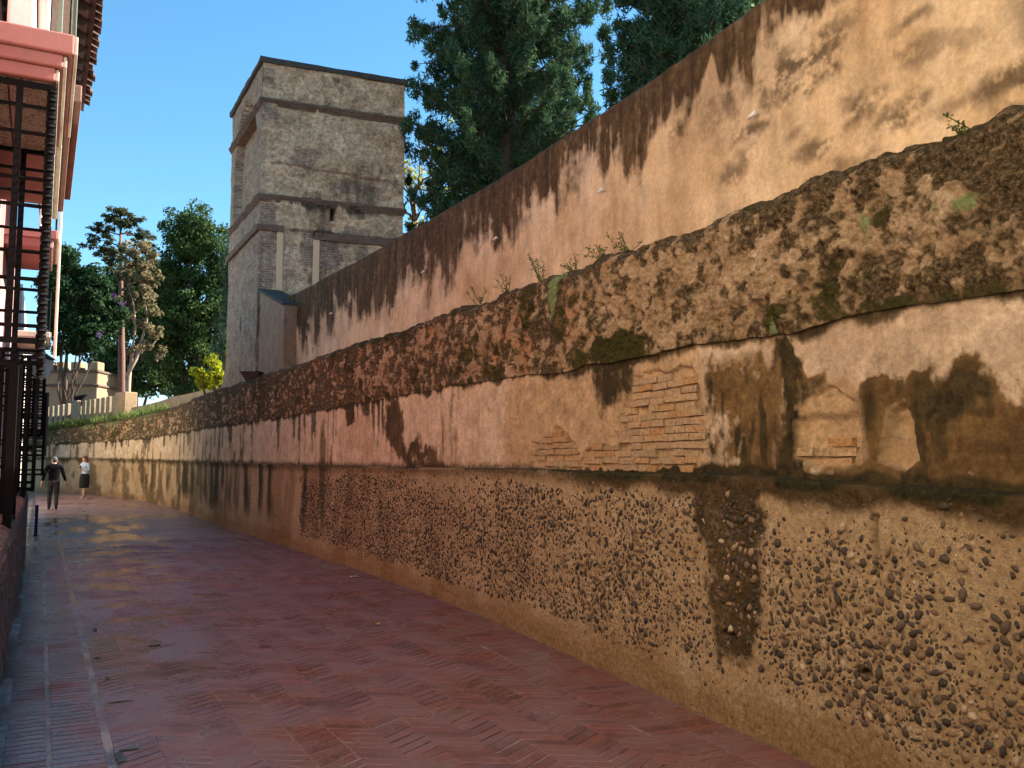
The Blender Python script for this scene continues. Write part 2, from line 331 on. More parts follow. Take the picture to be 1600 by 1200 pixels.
base_px = [(1281, 1196), (1131, 1131), (1062, 1100), (912, 1033), (762, 964), (612, 907), (500, 871), (390, 836), (327, 816), (281, 797), (235, 785), (189, 777), (142, 773), (62, 768)]
bp = [on_ground(*p)[:2] for p in base_px]
d0 = bp[0] - bp[3]; d0 = d0 / np.linalg.norm(d0)
dN = bp[-1] - bp[-2]; dN = dN / np.linalg.norm(dN)
WALL = Curve([bp[0] + d0 * 11] + bp + [bp[-1] + dN * 6]).smooth(0.9)
def line(curve, pts):
    q = curve.poly(pts); q = q[np.argsort(q[:, 0])]; return lambda s: np.interp(s, q[:, 0], q[:, 1])
L_ledge = line(WALL, [(1600, 777), (1375, 762), (1120, 743), (1000, 742), (780, 734), (691, 732.6), (485, 728), (295, 721.5), (200, 719), (142, 717), (62, 716)])
L_plast = line(WALL, [(1600, 454), (1375, 484), (1225, 520), (1079, 539), (1000, 556), (875, 580), (697, 604), (560, 629), (422, 655), (300, 672), (200, 687), (142, 691), (62, 696)])
L_top = line(WALL, [(1600, 161), (1500, 198), (1394, 232), (1285, 266), (1187, 315), (1000, 382), (875, 424), (687, 490), (500, 556), (400, 589), (350, 606), (304, 622), (223, 648), (175, 657), (73, 671)])
S_cut = WALL.pix(1640, 700)[0]
def wall_z0(q):
    x, y = WALL.pos(q); return ground_z(UD[0] * x + UD[1] * y)

def sdist(poly, s, z):                                    # signed distance to a polygon, inside positive (metres)
    d = np.full(np.shape(s), 1e9); ins = np.zeros(np.shape(s), bool); n = len(poly)
    for i in range(n):
        a, b = poly[i], poly[(i + 1) % n]; e = b - a
        t = np.clip(((s - a[0]) * e[0] + (z - a[1]) * e[1]) / (e @ e + 1e-12), 0, 1)
        d = np.minimum(d, np.hypot(s - a[0] - t * e[0], z - a[1] - t * e[1]))
        c = ((a[1] > z) != (b[1] > z)) & (s < (b[0] - a[0]) * (z - a[1]) / (b[1] - a[1] + 1e-12) + a[0]); ins ^= c
    return np.where(ins, d, -d)
class Field:
    """stain shapes on a wall, kept as metres along and up the wall"""
    def __init__(s, curve, S, Z):
        s.c, s.S, s.Z = curve, S, Z
        s.w1 = (fbm(S * 4, Z * 4, 5, 6, 0.62) - 0.5); s.w2 = (fbm(S * 4 + 31, Z * 4, 9, 6, 0.62) - 0.5)
    def poly(s, pts, soft=0.03, warp=0.25):
        p = s.c.poly(pts); m0, m1 = p.min(0) - 0.6, p.max(0) + 0.6
        out = np.zeros(s.S.shape); k = (s.S > m0[0]) & (s.S < m1[0]) & (s.Z > m0[1]) & (s.Z < m1[1])
        if k.any(): out[k] = sst(sdist(p, s.S[k] + warp * s.w1[k], s.Z[k] + warp * s.w2[k]), -soft, soft)
        return out
    def blob(s, px, py, rx, ry, soft=0.5, warp=0.35):
        c = s.c.pix(px, py); a = s.c.pix(px + rx, py); b = s.c.pix(px, py - ry)
        rs, rz = abs(a[0] - c[0]) + 1e-3, abs(b[1] - c[1]) + 1e-3
        d = np.hypot((s.S + warp * s.w1 * min(1, rs * 2.5) - c[0]) / rs, (s.Z + warp * s.w2 * min(1, rz * 2.5) - c[1]) / rz)
        return sst(d, 1 + soft, 1 - soft)
def columns(curve, lo, hi, step):
    q = np.array([curve.pix(px, 700)[0] for px in np.arange(hi, lo, -step)])
    back = np.arange(0.3, q[0] - 0.02, 0.12); far = np.arange(q[-1] + 0.2, curve.S[-1] - 0.1, 0.3)
    return np.r_[back, q, far]
COLS = columns(WALL, 60, 1640, 2.0)
PX = np.interp(COLS, *np.array(sorted([(WALL.pix(p, 700)[0], p) for p in range(60, 1700, 10)])).T)   # nominal photo column, for authoring
z0c = wall_z0(COLS); zl = L_ledge(COLS) + 0.012 * (fbm(COLS * 3, COLS * 0, 3) - 0.5); zp = L_plast(COLS) + 0.05 * (fbm(COLS * 2.2, COLS * 0 + 4, 4) - 0.5)
zt = L_top(COLS) + 0.10 * (fbm(COLS * 1.7, COLS * 0, 8, 5) - 0.5) + 0.05 * (fbm(COLS * 9, COLS * 0, 18, 3) - 0.5)

garden_wall = empty("garden_wall", (*[float(a) for a in WALL.pos(S_cut + 4)], 0.0), "long weathered boundary wall with pebbly base, stained plaster band and mossy rubble top", "wall")
def sheet(name, rows, mat, attrs, parent, smooth=True):
    P = np.stack(rows); nr, nc = P.shape[:2]
    A = {k: np.stack(v).reshape(nr * nc, -1) for k, v in attrs.items()}
    o = link(name, mesh_np(name, P.reshape(-1, 3), grid_faces(nr, nc), A, smooth), mat)
    return unparent_inverse(o, parent)

# --- base course of pebble concrete
NR = 150
T = np.linspace(0, 1, NR)[:, None]
S = np.repeat(COLS[None], NR, 0); Z = (z0c - 0.12) * (1 - T) + zl * T; HB = Z - z0c
fld = Field(WALL, S, Z)
big = fbm(S * 0.9, Z * 0.9, 21, 4) - 0.5; mid = fbm(S * 5, Z * 5, 22, 5) - 0.5; fine = fbm(S * 20, Z * 20, 23, 4, 0.6) - 0.5
colst = fbm(S * 2.6, Z * 0.25, 24, 4); pxg = np.repeat(PX[None], NR, 0)
stripe = fld.poly([(1106, 745), (1196, 748), (1190, 900), (1176, 1030), (1120, 1045), (1112, 880)], 0.07, 0.34) * (0.7 + 0.45 * sst(fbm(S * 5, Z * 2, 34, 5), 0.35, 0.6))
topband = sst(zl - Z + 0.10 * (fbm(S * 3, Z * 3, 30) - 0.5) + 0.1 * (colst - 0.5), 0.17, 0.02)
farstk = sst(colst, 0.46, 0.6) * sst(HB, 0.1, 0.9) * sst(pxg, 560, 480) * sst(pxg, 150, 300)
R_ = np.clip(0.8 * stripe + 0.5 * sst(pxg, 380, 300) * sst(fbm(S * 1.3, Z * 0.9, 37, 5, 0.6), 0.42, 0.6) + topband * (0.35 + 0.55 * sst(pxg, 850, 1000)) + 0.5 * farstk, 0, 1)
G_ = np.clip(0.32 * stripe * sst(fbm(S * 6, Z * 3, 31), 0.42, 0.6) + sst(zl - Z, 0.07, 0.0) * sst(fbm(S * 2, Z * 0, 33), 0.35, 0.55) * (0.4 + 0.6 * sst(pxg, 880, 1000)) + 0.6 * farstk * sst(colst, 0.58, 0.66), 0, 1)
B_ = sst(HB + 0.35 * (fbm(S * 1.5, Z * 1.5, 35, 5) - 0.5), 0.36, 0.12) * 0.9 + 0.75 * sst(fbm(S * 1.2, Z * 0.5, 36), 0.5, 0.66) * sst(pxg, 760, 560) * sst(pxg, 260, 360)
pebden = np.clip(sst(fbm(S * 1.1, Z * 1.1, 40, 4), 0.40, 0.58), 0, 1)
A_ = pebden * sst(HB, 0.12, 0.3) * sst(pxg, 820, 560) * (0.4 + 0.6 * sst(colst, 0.55, 0.45))
cracks = fld.poly([(1374, 805), (1384, 805), (1381, 900), (1376, 900)], 0.012, 0.03)
hole = fld.blob(1140, 992, 9, 6, 0.4, 0.1) + fld.blob(1352, 1050, 12, 7, 0.4, 0.2)
out = 0.03 * big + 0.034 * mid + 0.022 * fine + 0.02 * sst(HB, 0.5, 0.0) - 0.05 * cracks - 0.10 * np.clip(hole, 0, 1) + 0.045 * sst(pxg, 650, 1000) * sst(Z, 0.2, 1.2)
out += 0.02 * sst(zl - Z, 0.1, 0.0)
rows = [WALL.P3(COLS, Z[i], out[i]) for i in range(NR)]
wear = [np.stack([R_[i], G_[i], B_[i], A_[i]], -1) for i in range(NR)]
szs = [np.stack([COLS, Z[i], COLS * 0], -1) for i in range(NR)]
for k, (dz, do) in enumerate([(0.012, -0.02), (0.02, -0.07), (0.022, -0.2)]):
    rows.append(WALL.P3(COLS, zl + dz, out[-1] + do)); wear.append(np.stack([R_[-1], np.clip(G_[-1] + 0.3, 0, 1), B_[-1] * 0, A_[-1] * 0], -1)); szs.append(np.stack([COLS, zl - do, COLS * 0], -1))
base_part = sheet("base_course", rows, M['base'], {"wear": wear, "sz": szs}, garden_wall)
base_part["label"] = "pebble studded concrete base of the wall"
BASE_OUT = (S, Z, out)

# --- plaster band with fallen patches
NR = 110; T = np.linspace(0, 1, NR)[:, None]
S = np.repeat(COLS[None], NR, 0); Z = (zl - 0.02) * (1 - T) + (zp + 0.04) * T; pxg = np.repeat(PX[None], NR, 0)
fld = Field(WALL, S, Z); HL = Z - zl; HT = zp - Z
BR1 = [(985, 588), (1075, 578), (1094, 640), (1094, 700), (1075, 730), (1000, 737), (925, 732), (900, 727), (905, 705), (955, 690), (966, 640)]
BR2 = [(828, 690), (866, 672), (890, 690), (905, 715), (912, 730), (826, 728)]
BR3 = [(1234, 660), (1250, 622), (1290, 602), (1324, 622), (1334, 690), (1322, 724), (1270, 730), (1232, 716)]
NI2 = [(1368, 690), (1378, 645), (1400, 632), (1415, 660), (1421, 715), (1400, 736), (1366, 716)]
BR4 = [(536, 695), (548, 652), (574, 648), (584, 690), (578, 712)]
e1 = fld.poly(BR1, 0.012, 0.16); e2 = fld.poly(BR2, 0.012, 0.16); e3 = fld.poly(BR3, 0.012, 0.05); e4 = fld.poly(NI2, 0.012, 0.05); e5 = 0.6 * fld.poly(BR4, 0.05, 0.3)
lip3 = fld.poly([(1215, 640), (1245, 600), (1320, 585), (1345, 640), (1350, 715), (1310, 742), (1225, 735)], 0.05, 0.08)
lip4 = fld.poly([(1358, 690), (1368, 635), (1400, 620), (1425, 655), (1432, 720), (1400, 745), (1355, 725)], 0.04, 0.06)
rough = fld.poly([(790, 598), (1000, 556), (1085, 540), (1100, 640), (1105, 745), (785, 738)], 0.12, 0.45)
brown_d = fld.poly([(1232, 600), (1350, 612), (1440, 612), (1560, 628), (1690, 610), (1690, 800), (1222, 748)], 0.06, 0.5) * sst(fbm(S * 3.3, Z * 2.4, 67, 5, 0.6), 0.52, 0.64)
black = 0.82 * np.clip(fld.poly([(1108, 610), (1140, 578), (1190, 585), (1212, 560), (1236, 605), (1228, 742), (1112, 745)], 0.10, 0.45) * sst(fbm(S * 6, Z * 1.8, 51, 5, 0.6), 0.38, 0.54)
    + fld.poly([(1204, 535), (1224, 533), (1240, 572), (1212, 602)], 0.03, 0.2) + 0.75 * fld.poly([(918, 560), (990, 548), (980, 600), (960, 645), (936, 648), (922, 612)], 0.10, 0.45)
    + 0.8 * fld.blob(1480, 622, 44, 36, 0.8, 0.9) + 0.6 * fld.blob(1345, 640, 12, 40, 0.8, 0.6) + 0.6 * brown_d, 0, 1)
bvar = 0.55 + 0.6 * sst(fbm(S * 3.0, Z * 2.2, 56, 5, 0.6), 0.34, 0.62)
brown = np.clip(bvar * fld.poly([(1232, 585), (1290, 592), (1350, 602), (1400, 622), (1440, 602), (1470, 584), (1510, 600), (1560, 618), (1600, 600), (1690, 590), (1690, 800), (1222, 748)], 0.06, 0.5)
    + 0.85 * bvar * fld.poly([(1120, 600), (1165, 572), (1210, 560), (1236, 585), (1245, 700), (1235, 745), (1120, 745), (1128, 690)], 0.16, 0.7), 0, 1)
strk = fbm(S * 7, Z * 0.9, 52, 4); strk2 = fbm(S * 13, Z * 0.8, 53, 4); patch = sst(fbm(S * 0.8, Z * 0.2, 54, 3), 0.42, 0.6)
drip = sst(strk + 0.25 * (0.5 - HL / 0.9), 0.55, 0.66) * patch * sst(pxg, 820, 700)
drip2 = sst(strk2 + 0.3 * (HL / 0.9 - 0.5), 0.6, 0.68) * sst(pxg, 820, 600) * sst(fbm(S * 1.3, Z * 0, 55), 0.45, 0.55)
spec = fld.poly([(598, 634), (622, 632), (632, 690), (655, 700), (690, 730), (640, 728), (600, 690)], 0.10, 0.5) + fld.poly([(535, 625), (548, 625), (553, 660), (540, 665)], 0.02, 0.1)
moss_l = sst(HL + 0.06 * (fbm(S * 5, Z * 0, 57) - 0.5), 0.10, 0.02) * (0.3 + 0.7 * sst(pxg, 860, 1000))
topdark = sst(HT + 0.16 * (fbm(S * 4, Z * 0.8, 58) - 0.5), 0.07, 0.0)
e_all = np.clip(e1 + e2 + e3 + e4 + e5, 0, 1)
keep = 1 - e_all
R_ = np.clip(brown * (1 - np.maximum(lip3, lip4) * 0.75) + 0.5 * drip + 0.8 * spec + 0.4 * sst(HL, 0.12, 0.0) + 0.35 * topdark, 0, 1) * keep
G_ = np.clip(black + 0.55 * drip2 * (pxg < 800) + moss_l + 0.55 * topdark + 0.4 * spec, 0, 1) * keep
B_ = np.clip(rough + e_all + lip3 + lip4 + 0.25 * sst(fbm(S * 1.4, Z * 0.6, 60), 0.55, 0.7) * sst(pxg, 620, 480), 0, 1)
A_ = sst(pxg, 1000, 760)
edge = np.abs(fbm(S * 3, Z * 3, 61, 4) - 0.5)
out = -0.022 - 0.012 * sst(pxg, 600, 1000) + 0.012 * (fbm(S * 1.6, Z * 1.6, 62, 3) - 0.5) + 0.006 * (fbm(S * 9, Z * 9, 63, 4) - 0.5)
out += rough * (0.022 * (fbm(S * 5, Z * 5, 64, 5) - 0.5) - 0.006) - 0.008 * sst(edge, 0.008, 0.0) * rough
out -= 0.030 * np.clip(e1 + e2, 0, 1) + 0.058 * e3 + 0.05 * e4 + 0.014 * e5 + 0.012 * lip3 + 0.01 * lip4
out += e_all * 0.02 * (fbm(S * 11, Z * 14, 66, 5) - 0.5)
e_up = fld.poly([(1225, 655), (1330, 640), (1338, 585), (1250, 600)], 0.03, 0.1) * e3; out += 0.035 * e_up
rows = [WALL.P3(COLS, Z[i], out[i]) for i in range(NR)]
wear = [np.stack([R_[i], G_[i], B_[i], A_[i]], -1) for i in range(NR)]; szs = [np.stack([COLS, Z[i], COLS * 0], -1) for i in range(NR)]
plaster_part = sheet("plaster_band", rows, M['plaster'], {"wear": wear, "sz": szs}, garden_wall)
plaster_part["label"] = "flaking stained plaster band with bricks showing through"

# --- rubble crown of the wall
NR = 120; T = np.linspace(0, 1, NR)[:, None]
S = np.repeat(COLS[None], NR, 0); Z = (zp) * (1 - T) + zt * T; pxg = np.repeat(PX[None], NR, 0); HT = zt - Z; HB = Z - zp
fld = Field(WALL, S, Z)
l1 = fbm(S * 2.2, Z * 2.6, 71, 5); l2 = fbm(S * 7, Z * 8, 72, 4); l3 = fbm(S * 26, Z * 26, 73, 3)
rid = np.abs(fbm(S * 3.2, Z * 3.6, 74, 4) - 0.5) * 2
cl = fld.poly([(985, 395), (1090, 345), (1190, 312), (1230, 340), (1200, 420), (1160, 500), (1090, 540), (1010, 560), (985, 470)], 0.1, 0.4)
f1, f2, cid = worley(S * 7.5 + 1.2 * (l1 - 0.5) + 1.5 * (l2 - 0.5), Z * 8.5 + 1.5 * (l2 - 0.5), 81)
g1, g2, gid = worley(S * 19 + 1.5 * (l2 - 0.5), Z * 21, 82); l4 = fbm(S * 12, Z * 13, 83, 5, 0.62)
pale = sst(0.4 * l1 + 0.6 * l4, 0.46, 0.56)
crust = np.clip(0.54 + 3.4 * (0.50 - l4) + 1.2 * (0.5 - l1) + 0.5 * (cid - 0.5) - 0.38 * cl + 0.24 * sst(pxg, 1200, 1340) + 0.65 * sst(HT, 0.2, 0.0) + 0.25 * sst(pxg, 760, 520) + 0.15 * sst(HB, 0.14, 0.0), 0, 1)
mossy = np.clip(sst(fbm(S * 2.6, Z * 3.2, 75, 5, 0.6), 0.54, 0.68) * 0.75 + 0.6 * sst(HB, 0.13, 0.01) * sst(fbm(S * 1.6, Z * 0, 76), 0.45, 0.6) + 0.75 * fld.poly([(905, 560), (985, 510), (1005, 545), (985, 560), (925, 575)], 0.05, 0.3)
    + 0.8 * fld.blob(1200, 500, 16, 22) + 0.7 * fld.blob(1380, 330, 30, 30) + 0.5 * sst(HT, 0.12, 0.0) * sst(fbm(S * 3, Z * 0, 77), 0.4, 0.6), 0, 1) * (1 - 0.6 * cl)
lich = np.clip(0.8 * fld.blob(1352, 355, 9, 28) + 0.8 * fld.blob(1512, 314, 24, 15) + 0.5 * fld.blob(1460, 325, 10, 10) + fld.blob(862, 462, 8, 34, 0.4, 0.1) + fld.blob(868, 430, 10, 10) + 0.7 * fld.blob(735, 470, 12, 14)
    + 0.7 * fld.blob(1205, 512, 6, 16) + 0.55 * sst(pxg, 330, 250) * sst(fbm(S * 0.9, Z * 2, 78), 0.42, 0.6) * sst(HT, 0.6, 0.1), 0, 1)
brick = sst(fbm(S * 2.4, Z * 2.4, 79, 4), 0.6, 0.68) * sst(pxg, 1000, 850)
rugged = 0.35 + 0.65 * sst(fbm(S * 1.4, Z * 1.4, 84, 3), 0.4, 0.6)
out = 0.05 * (l1 - 0.5) + 0.025 * (l2 - 0.5) + 0.045 * (l4 - 0.5) + 0.02 * (l3 - 0.5) + rugged * (0.05 * (cid - 0.5) * sst(f2 - f1, 0.02, 0.25) + 0.016 * (gid - 0.5) * sst(g2 - g1, 0.02, 0.3)) - 0.012 * sst(rid, 0.05, 0.0) - 0.004
out = out * (0.35 + 0.65 * sst(pxg, 230, 420)) - 0.05 * sst(HT, 0.07, 0.0)
wgt = sst(HB, 0.0, 0.10); out = out * wgt + (-0.012) * (1 - wgt)
rows = [WALL.P3(COLS, zp + 0.02, COLS * 0 - 0.16)] + [WALL.P3(COLS, Z[i], out[i]) for i in range(NR)]
wear = [np.stack([crust[i], lich[i], brick[i], mossy[i]], -1) for i in range(NR)]; wear = [wear[0]] + wear
szs = [np.stack([COLS, Z[i], COLS * 0], -1) for i in range(NR)]; szs = [szs[0]] + szs
for do, dz in ((-0.10, 0.012), (-0.35, 0.03), (-0.8, 0.0), (-1.35, -0.02)):
    rows.append(WALL.P3(COLS, zt + dz + 0.06 * (fbm(COLS * 3, COLS * 0 + do, 80) - 0.5), do)); wear.append(np.stack([crust[-1] * 0 + 0.8, lich[-1] * 0, brick[-1] * 0, mossy[-1] * 0 + 0.5], -1)); szs.append(np.stack([COLS, zt - do, COLS * 0], -1))
rubble_part = sheet("rubble_crown", rows, M['rubble'], {"wear": wear, "sz": szs}, garden_wall)
rubble_part["label"] = "lumpy dark mossy rubble crown of the wall"

# --- bricks showing where plaster has fallen: one object each
def brick_mesh(seed, L, D, H, r=0.006):
    rg = np.random.default_rng(seed); v = []; m = 0.0036
    for zz, ins in ((-H / 2, r), (-H / 2 + r, 0), (H / 2 - r, 0), (H / 2, r)):
        for (a, b) in ((-1, -1), (1, -1), (1, 1), (-1, 1)):
            v.append((a * (L / 2 - ins) + rg.normal(0, m), b * (D / 2 - ins) + rg.normal(0, m * 0.6), zz + rg.normal(0, m * 0.4)))
    f = [(3, 2, 1, 0), (12, 13, 14, 15)] + [(k * 4 + i, k * 4 + (i + 1) % 4, k * 4 + 4 + (i + 1) % 4, k * 4 + 4 + i) for k in range(3) for i in range(4)]
    return mesh_np("brick", v, f, {"tint": np.full(16, rg.random())})
BM = {}
for L in (0.13, 0.19, 0.25):
    BM[L] = [brick_mesh(100 + k + int(L * 1000), L, 0.1, 0.0475, 0.0022) for k in range(6)]
    for b in BM[L]: b.materials.append(M['wallbrick'])
def lay_bricks(pts, depth, top_px=None, jit=0.016, course=0.0535):
    P = WALL.poly(pts); lo, hi = P.min(0), P.max(0); n = 0
    for row in range(int((hi[1] - lo[1]) / course) + 1):
        z = lo[1] + (row + 0.5) * course; s = lo[0] - random.random() * 0.2
        while s < hi[0]:
            L = random.choice((0.13, 0.19, 0.19, 0.25)); c = s + L / 2; s += L + 0.007
            if sdist(P, np.array([c]), np.array([z + 0.0]))[0] < 0.045 * (vn(c * 6, z * 9, 5) - 0.35) or (top_px is not None and z > top_px): continue
            if random.random() < 0.09: continue
            x, y = WALL.pos(c); nx, ny = WALL.nor(c); o = link("brick", random.choice(BM[L])); dep = depth - 0.05 + random.random() * jit + (random.random() < 0.25) * 0.006
            o.parent = plaster_part
            o.location = (x + nx * dep, y + ny * dep, z + random.gauss(0, 0.002))
            o.rotation_euler = (random.gauss(0, 0.05), random.gauss(0, 0.016), math.atan2(ny, nx) + math.pi / 2 + random.gauss(0, 0.02)); n += 1
    return n
nb = lay_bricks(BR1, -0.049) + lay_bricks(BR2, -0.050) + lay_bricks(BR3, -0.083, WALL.pix(1280, 664)[1])
nb += lay_bricks(BR4, -0.040, None, 0.005)

# --- stones standing out of the base course: the largest one by one, the rest as one part
def ico(sub):
    import bmesh
    bm = bmesh.new(); bmesh.ops.create_icosphere(bm, subdivisions=sub, radius=1); bm.verts.ensure_lookup_table()
    V = np.array([v.co[:] for v in bm.verts]); F = np.array([[v.index for v in f.verts] for f in bm.faces]); bm.free(); return V, F
IV1, IF1 = ico(2); IV0, IF0 = ico(1)
iS, iZ, iO = BASE_OUT
def base_out(q, z):                                       # relief of the base course at a spot
    j = np.clip(np.searchsorted(COLS, q), 1, len(COLS) - 1); zz0, zz1 = iZ[0, j], iZ[-1, j]
    i = np.clip(((z - zz0) / (zz1 - zz0) * (iZ.shape[0] - 1)).astype(int), 0, iZ.shape[0] - 1); return iO[i, j]
s_hi = WALL.pix(470, 780)[0]; N = 130000
q = rng.uniform(S_cut - 0.6, s_hi, N); qz = rng.uniform(0.08, 1.6, N)
den = 0.10 + 0.0 * q
fq = lambda pts, w=0.5: sst(sdist(WALL.poly(pts), q + 0.3 * (fbm(q * 3, qz * 3, 90) - 0.5), qz + 0.3 * (fbm(q * 3, qz * 3, 91) - 0.5)), -0.12, 0.06) * w
dd = np.maximum.reduce([fq([(535, 735), (640, 740), (645, 905), (600, 890), (535, 862)], 1.0), fq([(640, 770), (770, 800), (800, 935), (640, 890)], 0.7), fq([(775, 765), (1098, 775), (1098, 1040), (1000, 1005), (800, 940), (760, 900)], 0.85),
    fq([(1192, 830), (1350, 850), (1450, 880), (1475, 980), (1440, 1150), (1330, 1120), (1195, 1015)], 0.9), fq([(1440, 985), (1700, 950), (1700, 1250), (1390, 1170)], 0.9), fq([(1108, 760), (1192, 760), (1188, 1010), (1115, 1010)], 0.55), fq([(440, 760), (540, 750), (540, 850), (440, 830)], 0.5)])
den = np.clip(np.maximum(den, dd) * (0.3 + 0.9 * sst(fbm(q * 2.6, qz * 2.6, 92, 4), 0.36, 0.56)), 0, 1)
den *= sst(qz - 0.12 * fbm(q * 2, qz * 0, 93), 0.14, 0.32) * (1 - 0.75 * sst(L_ledge(q) - qz, 0.22, 0.08)); den = np.where(qz > L_ledge(q) - 0.02, 0, den)
ok = rng.random(N) < den * 1.0; q, qz = q[ok], qz[ok]
rad = np.clip(rng.lognormal(math.log(0.0105), 0.5, len(q)), 0.005, 0.028)
keepi = []; cell = {}
for i in np.argsort(-rad):                                # no two stones in one place
    k = (int(q[i] / 0.08), int(qz[i] / 0.08)); near = [j for a in (-1, 0, 1) for b in (-1, 0, 1) for j in cell.get((k[0] + a, k[1] + b), ())]
    if all((q[i] - q[j]) ** 2 + (qz[i] - qz[j]) ** 2 > (0.86 * (rad[i] + rad[j])) ** 2 for j in near): cell.setdefault(k, []).append(i); keepi.append(i)
q, qz, rad = q[keepi], qz[keepi], rad[keepi]
qo = base_out(q, qz); P = WALL.P3(q, qz, qo - rad * rng.uniform(-0.1, 0.25, len(q)))
ix, iy, idp = to_px(P); size = rad * F_PX / idp; vis = (ix > 0) & (ix < 1600) & (iy < 1200) & (iy > 600)
order = np.argsort(-np.where(vis, size, 0)); big_i, rest = order[:300], order[300:]
pv = []
for k in range(10):
    rg = np.random.default_rng(500 + k); V = IV0 * (1 + 0.15 * rg.standard_normal((len(IV0), 1))) * np.array([1.0, 0.6, 0.6 + 0.3 * rg.random()]); cutn = rg.standard_normal((3, 3)); cutn /= np.linalg.norm(cutn, axis=1, keepdims=True)
    for cn in cutn: dd_ = np.maximum(V @ cn - 0.55, 0); V -= dd_[:, None] * cn * 0.9
    V += 0.12 * np.sign(V) * (rg.random(3) > 0.5)
    me = mesh_np("stone", V, IF0, {"tint": np.full(len(V), rg.random() ** 1.7)}, True); me.materials.append(M['stone']); pv.append(me)
for i in big_i:
    o = link("stone", random.choice(pv)); o.parent = base_part; o.location = P[i]; o.scale = (rad[i] * random.uniform(0.85, 1.4), rad[i], rad[i])
    nx, ny = WALL.nor(q[i]); o.rotation_euler = (0, random.uniform(-1.5, 1.5), math.atan2(ny, nx) + math.pi / 2)
n0 = len(IV0); n = len(rest); nx, ny = WALL.nor(q[rest]); tx, ty = ny, -nx; ang = rng.uniform(-1.6, 1.6, n)
bv = IV0[None] * (1 + 0.2 * rng.standard_normal((n, n0, 1))) * np.stack([rng.uniform(0.85, 1.5, n), rng.uniform(0.45, 0.7, n), rng.uniform(0.55, 0.95, n)], -1)[:, None]
a = bv[..., 0] * np.cos(ang)[:, None] - bv[..., 2] * np.sin(ang)[:, None]; b = bv[..., 0] * np.sin(ang)[:, None] + bv[..., 2] * np.cos(ang)[:, None]; c = bv[..., 1]
r = rad[rest][:, None]
PV = np.stack([P[rest, 0, None] + r * (a * tx[:, None] + c * nx[:, None]), P[rest, 1, None] + r * (a * ty[:, None] + c * ny[:, None]), P[rest, 2, None] + r * b], -1).reshape(-1, 3)
PF = (IF0[None] + (np.arange(n) * n0)[:, None, None]).reshape(-1, 3)
o = link("pebbles", mesh_np("pebbles", PV, PF, {"tint": np.repeat(rng.random(n) ** 1.6, n0)}, True), M['stone']); o.parent = base_part; o["kind"] = "stuff"
print("bricks in wall", nb, "pebbles", len(q))

# ------------------------------------------------------------------ the higher stucco wall behind
BACK = WALL.offset(1.15)
TOWER_D = 24.0
tc = at_depth(405, 350, TOWER_D)                          # near corner of the tower
L_bt = line(BACK, [(1196, 4), (1062, 98), (900, 206), (750, 299), (600, 386), (450, 466), (425, 480)])
bcols = columns(BACK, 404, 1640, 2.4); ends = BACK.pix(412, 560)[0]; bcols = bcols[bcols < ends]
BPX = np.interp(bcols, *np.array(sorted([(BACK.pix(p, 700)[0], p) for p in range(400, 1700, 10)])).T)
NR = 150; T = np.linspace(0, 1, NR)[:, None]; bzt = L_bt(bcols) + 0.05 * (fbm(bcols * 1.3, bcols * 0, 7, 4) - 0.5) + 0.03 * (fbm(bcols * 9, bcols * 0, 6, 4, 0.65) - 0.5); S = np.repeat(bcols[None], NR, 0)
Z = 2.4 * (1 - T) + bzt * T; pxg = np.repeat(BPX[None], NR, 0); HT = bzt - Z; fld = Field(BACK, S, Z)
wd = np.interp(BPX, [400, 470, 600, 700, 760, 860, 920, 1000, 1080, 1092, 1125, 1140, 1200, 1280, 1700], [1.7, 1.55, 1.25, 1.2, 1.0, 1.0, 0.85, 0.72, 0.78, 0.6, 0.12, 0.55, 0.5, 0.4, 0.3])
dr = fbm(S * 6.5, Z * 0.8, 101, 6, 0.62); dr2 = fbm(S * 1.9, Z * 1.5, 102, 6, 0.62); dr3 = fbm(S * 14, Z * 0.9, 109, 4)
R_ = sst(HT / (wd + 0.02) + 0.8 * (dr - 0.5) + 1.9 * (dr2 - 0.5), 1.15, 0.3) * (0.72 + 0.4 * sst(dr3 + 0.5 * (dr2 - 0.5), 0.34, 0.54))
bl = np.zeros(S.shape); sm = fbm(S * 6 - Z * 3, Z * 11 + S * 2.5, 103, 6, 0.65)
for (x, y, rx, ry, w) in [(1255, 100, 62, 34, 1), (1290, 115, 30, 22, 1), (1345, 172, 34, 26, 0.9), (1405, 185, 44, 18, 1), (1380, 200, 28, 14, .8), (1165, 205, 30, 15, 1), (1275, 232, 34, 14, .9), (1245, 208, 18, 8, .6), (1590, 130, 66, 34, 1), (1155, 262, 22, 22, .8), (1450, 80, 34, 26, .7), (1425, 32, 26, 10, .8), (1110, 180, 16, 34, .6), (1138, 165, 9, 34, .9), (980, 240, 12, 16, .5), (1050, 215, 10, 22, .5), (1305, 265, 40, 12, .6), (1500, 60, 40, 18, .5), (1500, 165, 50, 14, .6), (1315, 50, 24, 12, .5), (900, 260, 10, 24, .4)]:
    bl = np.maximum(bl, w * fld.blob(x, y, rx * 1.05, ry * 1.05, 0.6, 1.1) * sst(sm, 0.3, 0.52))
bl = np.maximum(bl, sst(HT, 5, 0) * 0.8 * sst(fbm(S * 0.9, Z * 1.2, 104, 4), 0.56, 0.7) * sst(pxg, 1560, 1680))
zft = np.interp(bcols + 0, WALL.S * BACK.S[-1] / WALL.S[-1], L_top(WALL.S)); HBt = Z - zft
B_ = np.clip(sst(HBt + 0.5 * (fbm(S * 2.2, Z * 0.9, 105, 4) - 0.5), 0.42, 0.12) * sst(pxg, 900, 600) + 0.5 * sst(fbm(S * 1.1, Z * 0.6, 106, 4), 0.56, 0.7) + 0.8 * sst(HT, 0.35, 0.1) * (wd < 0.3), 0, 1)
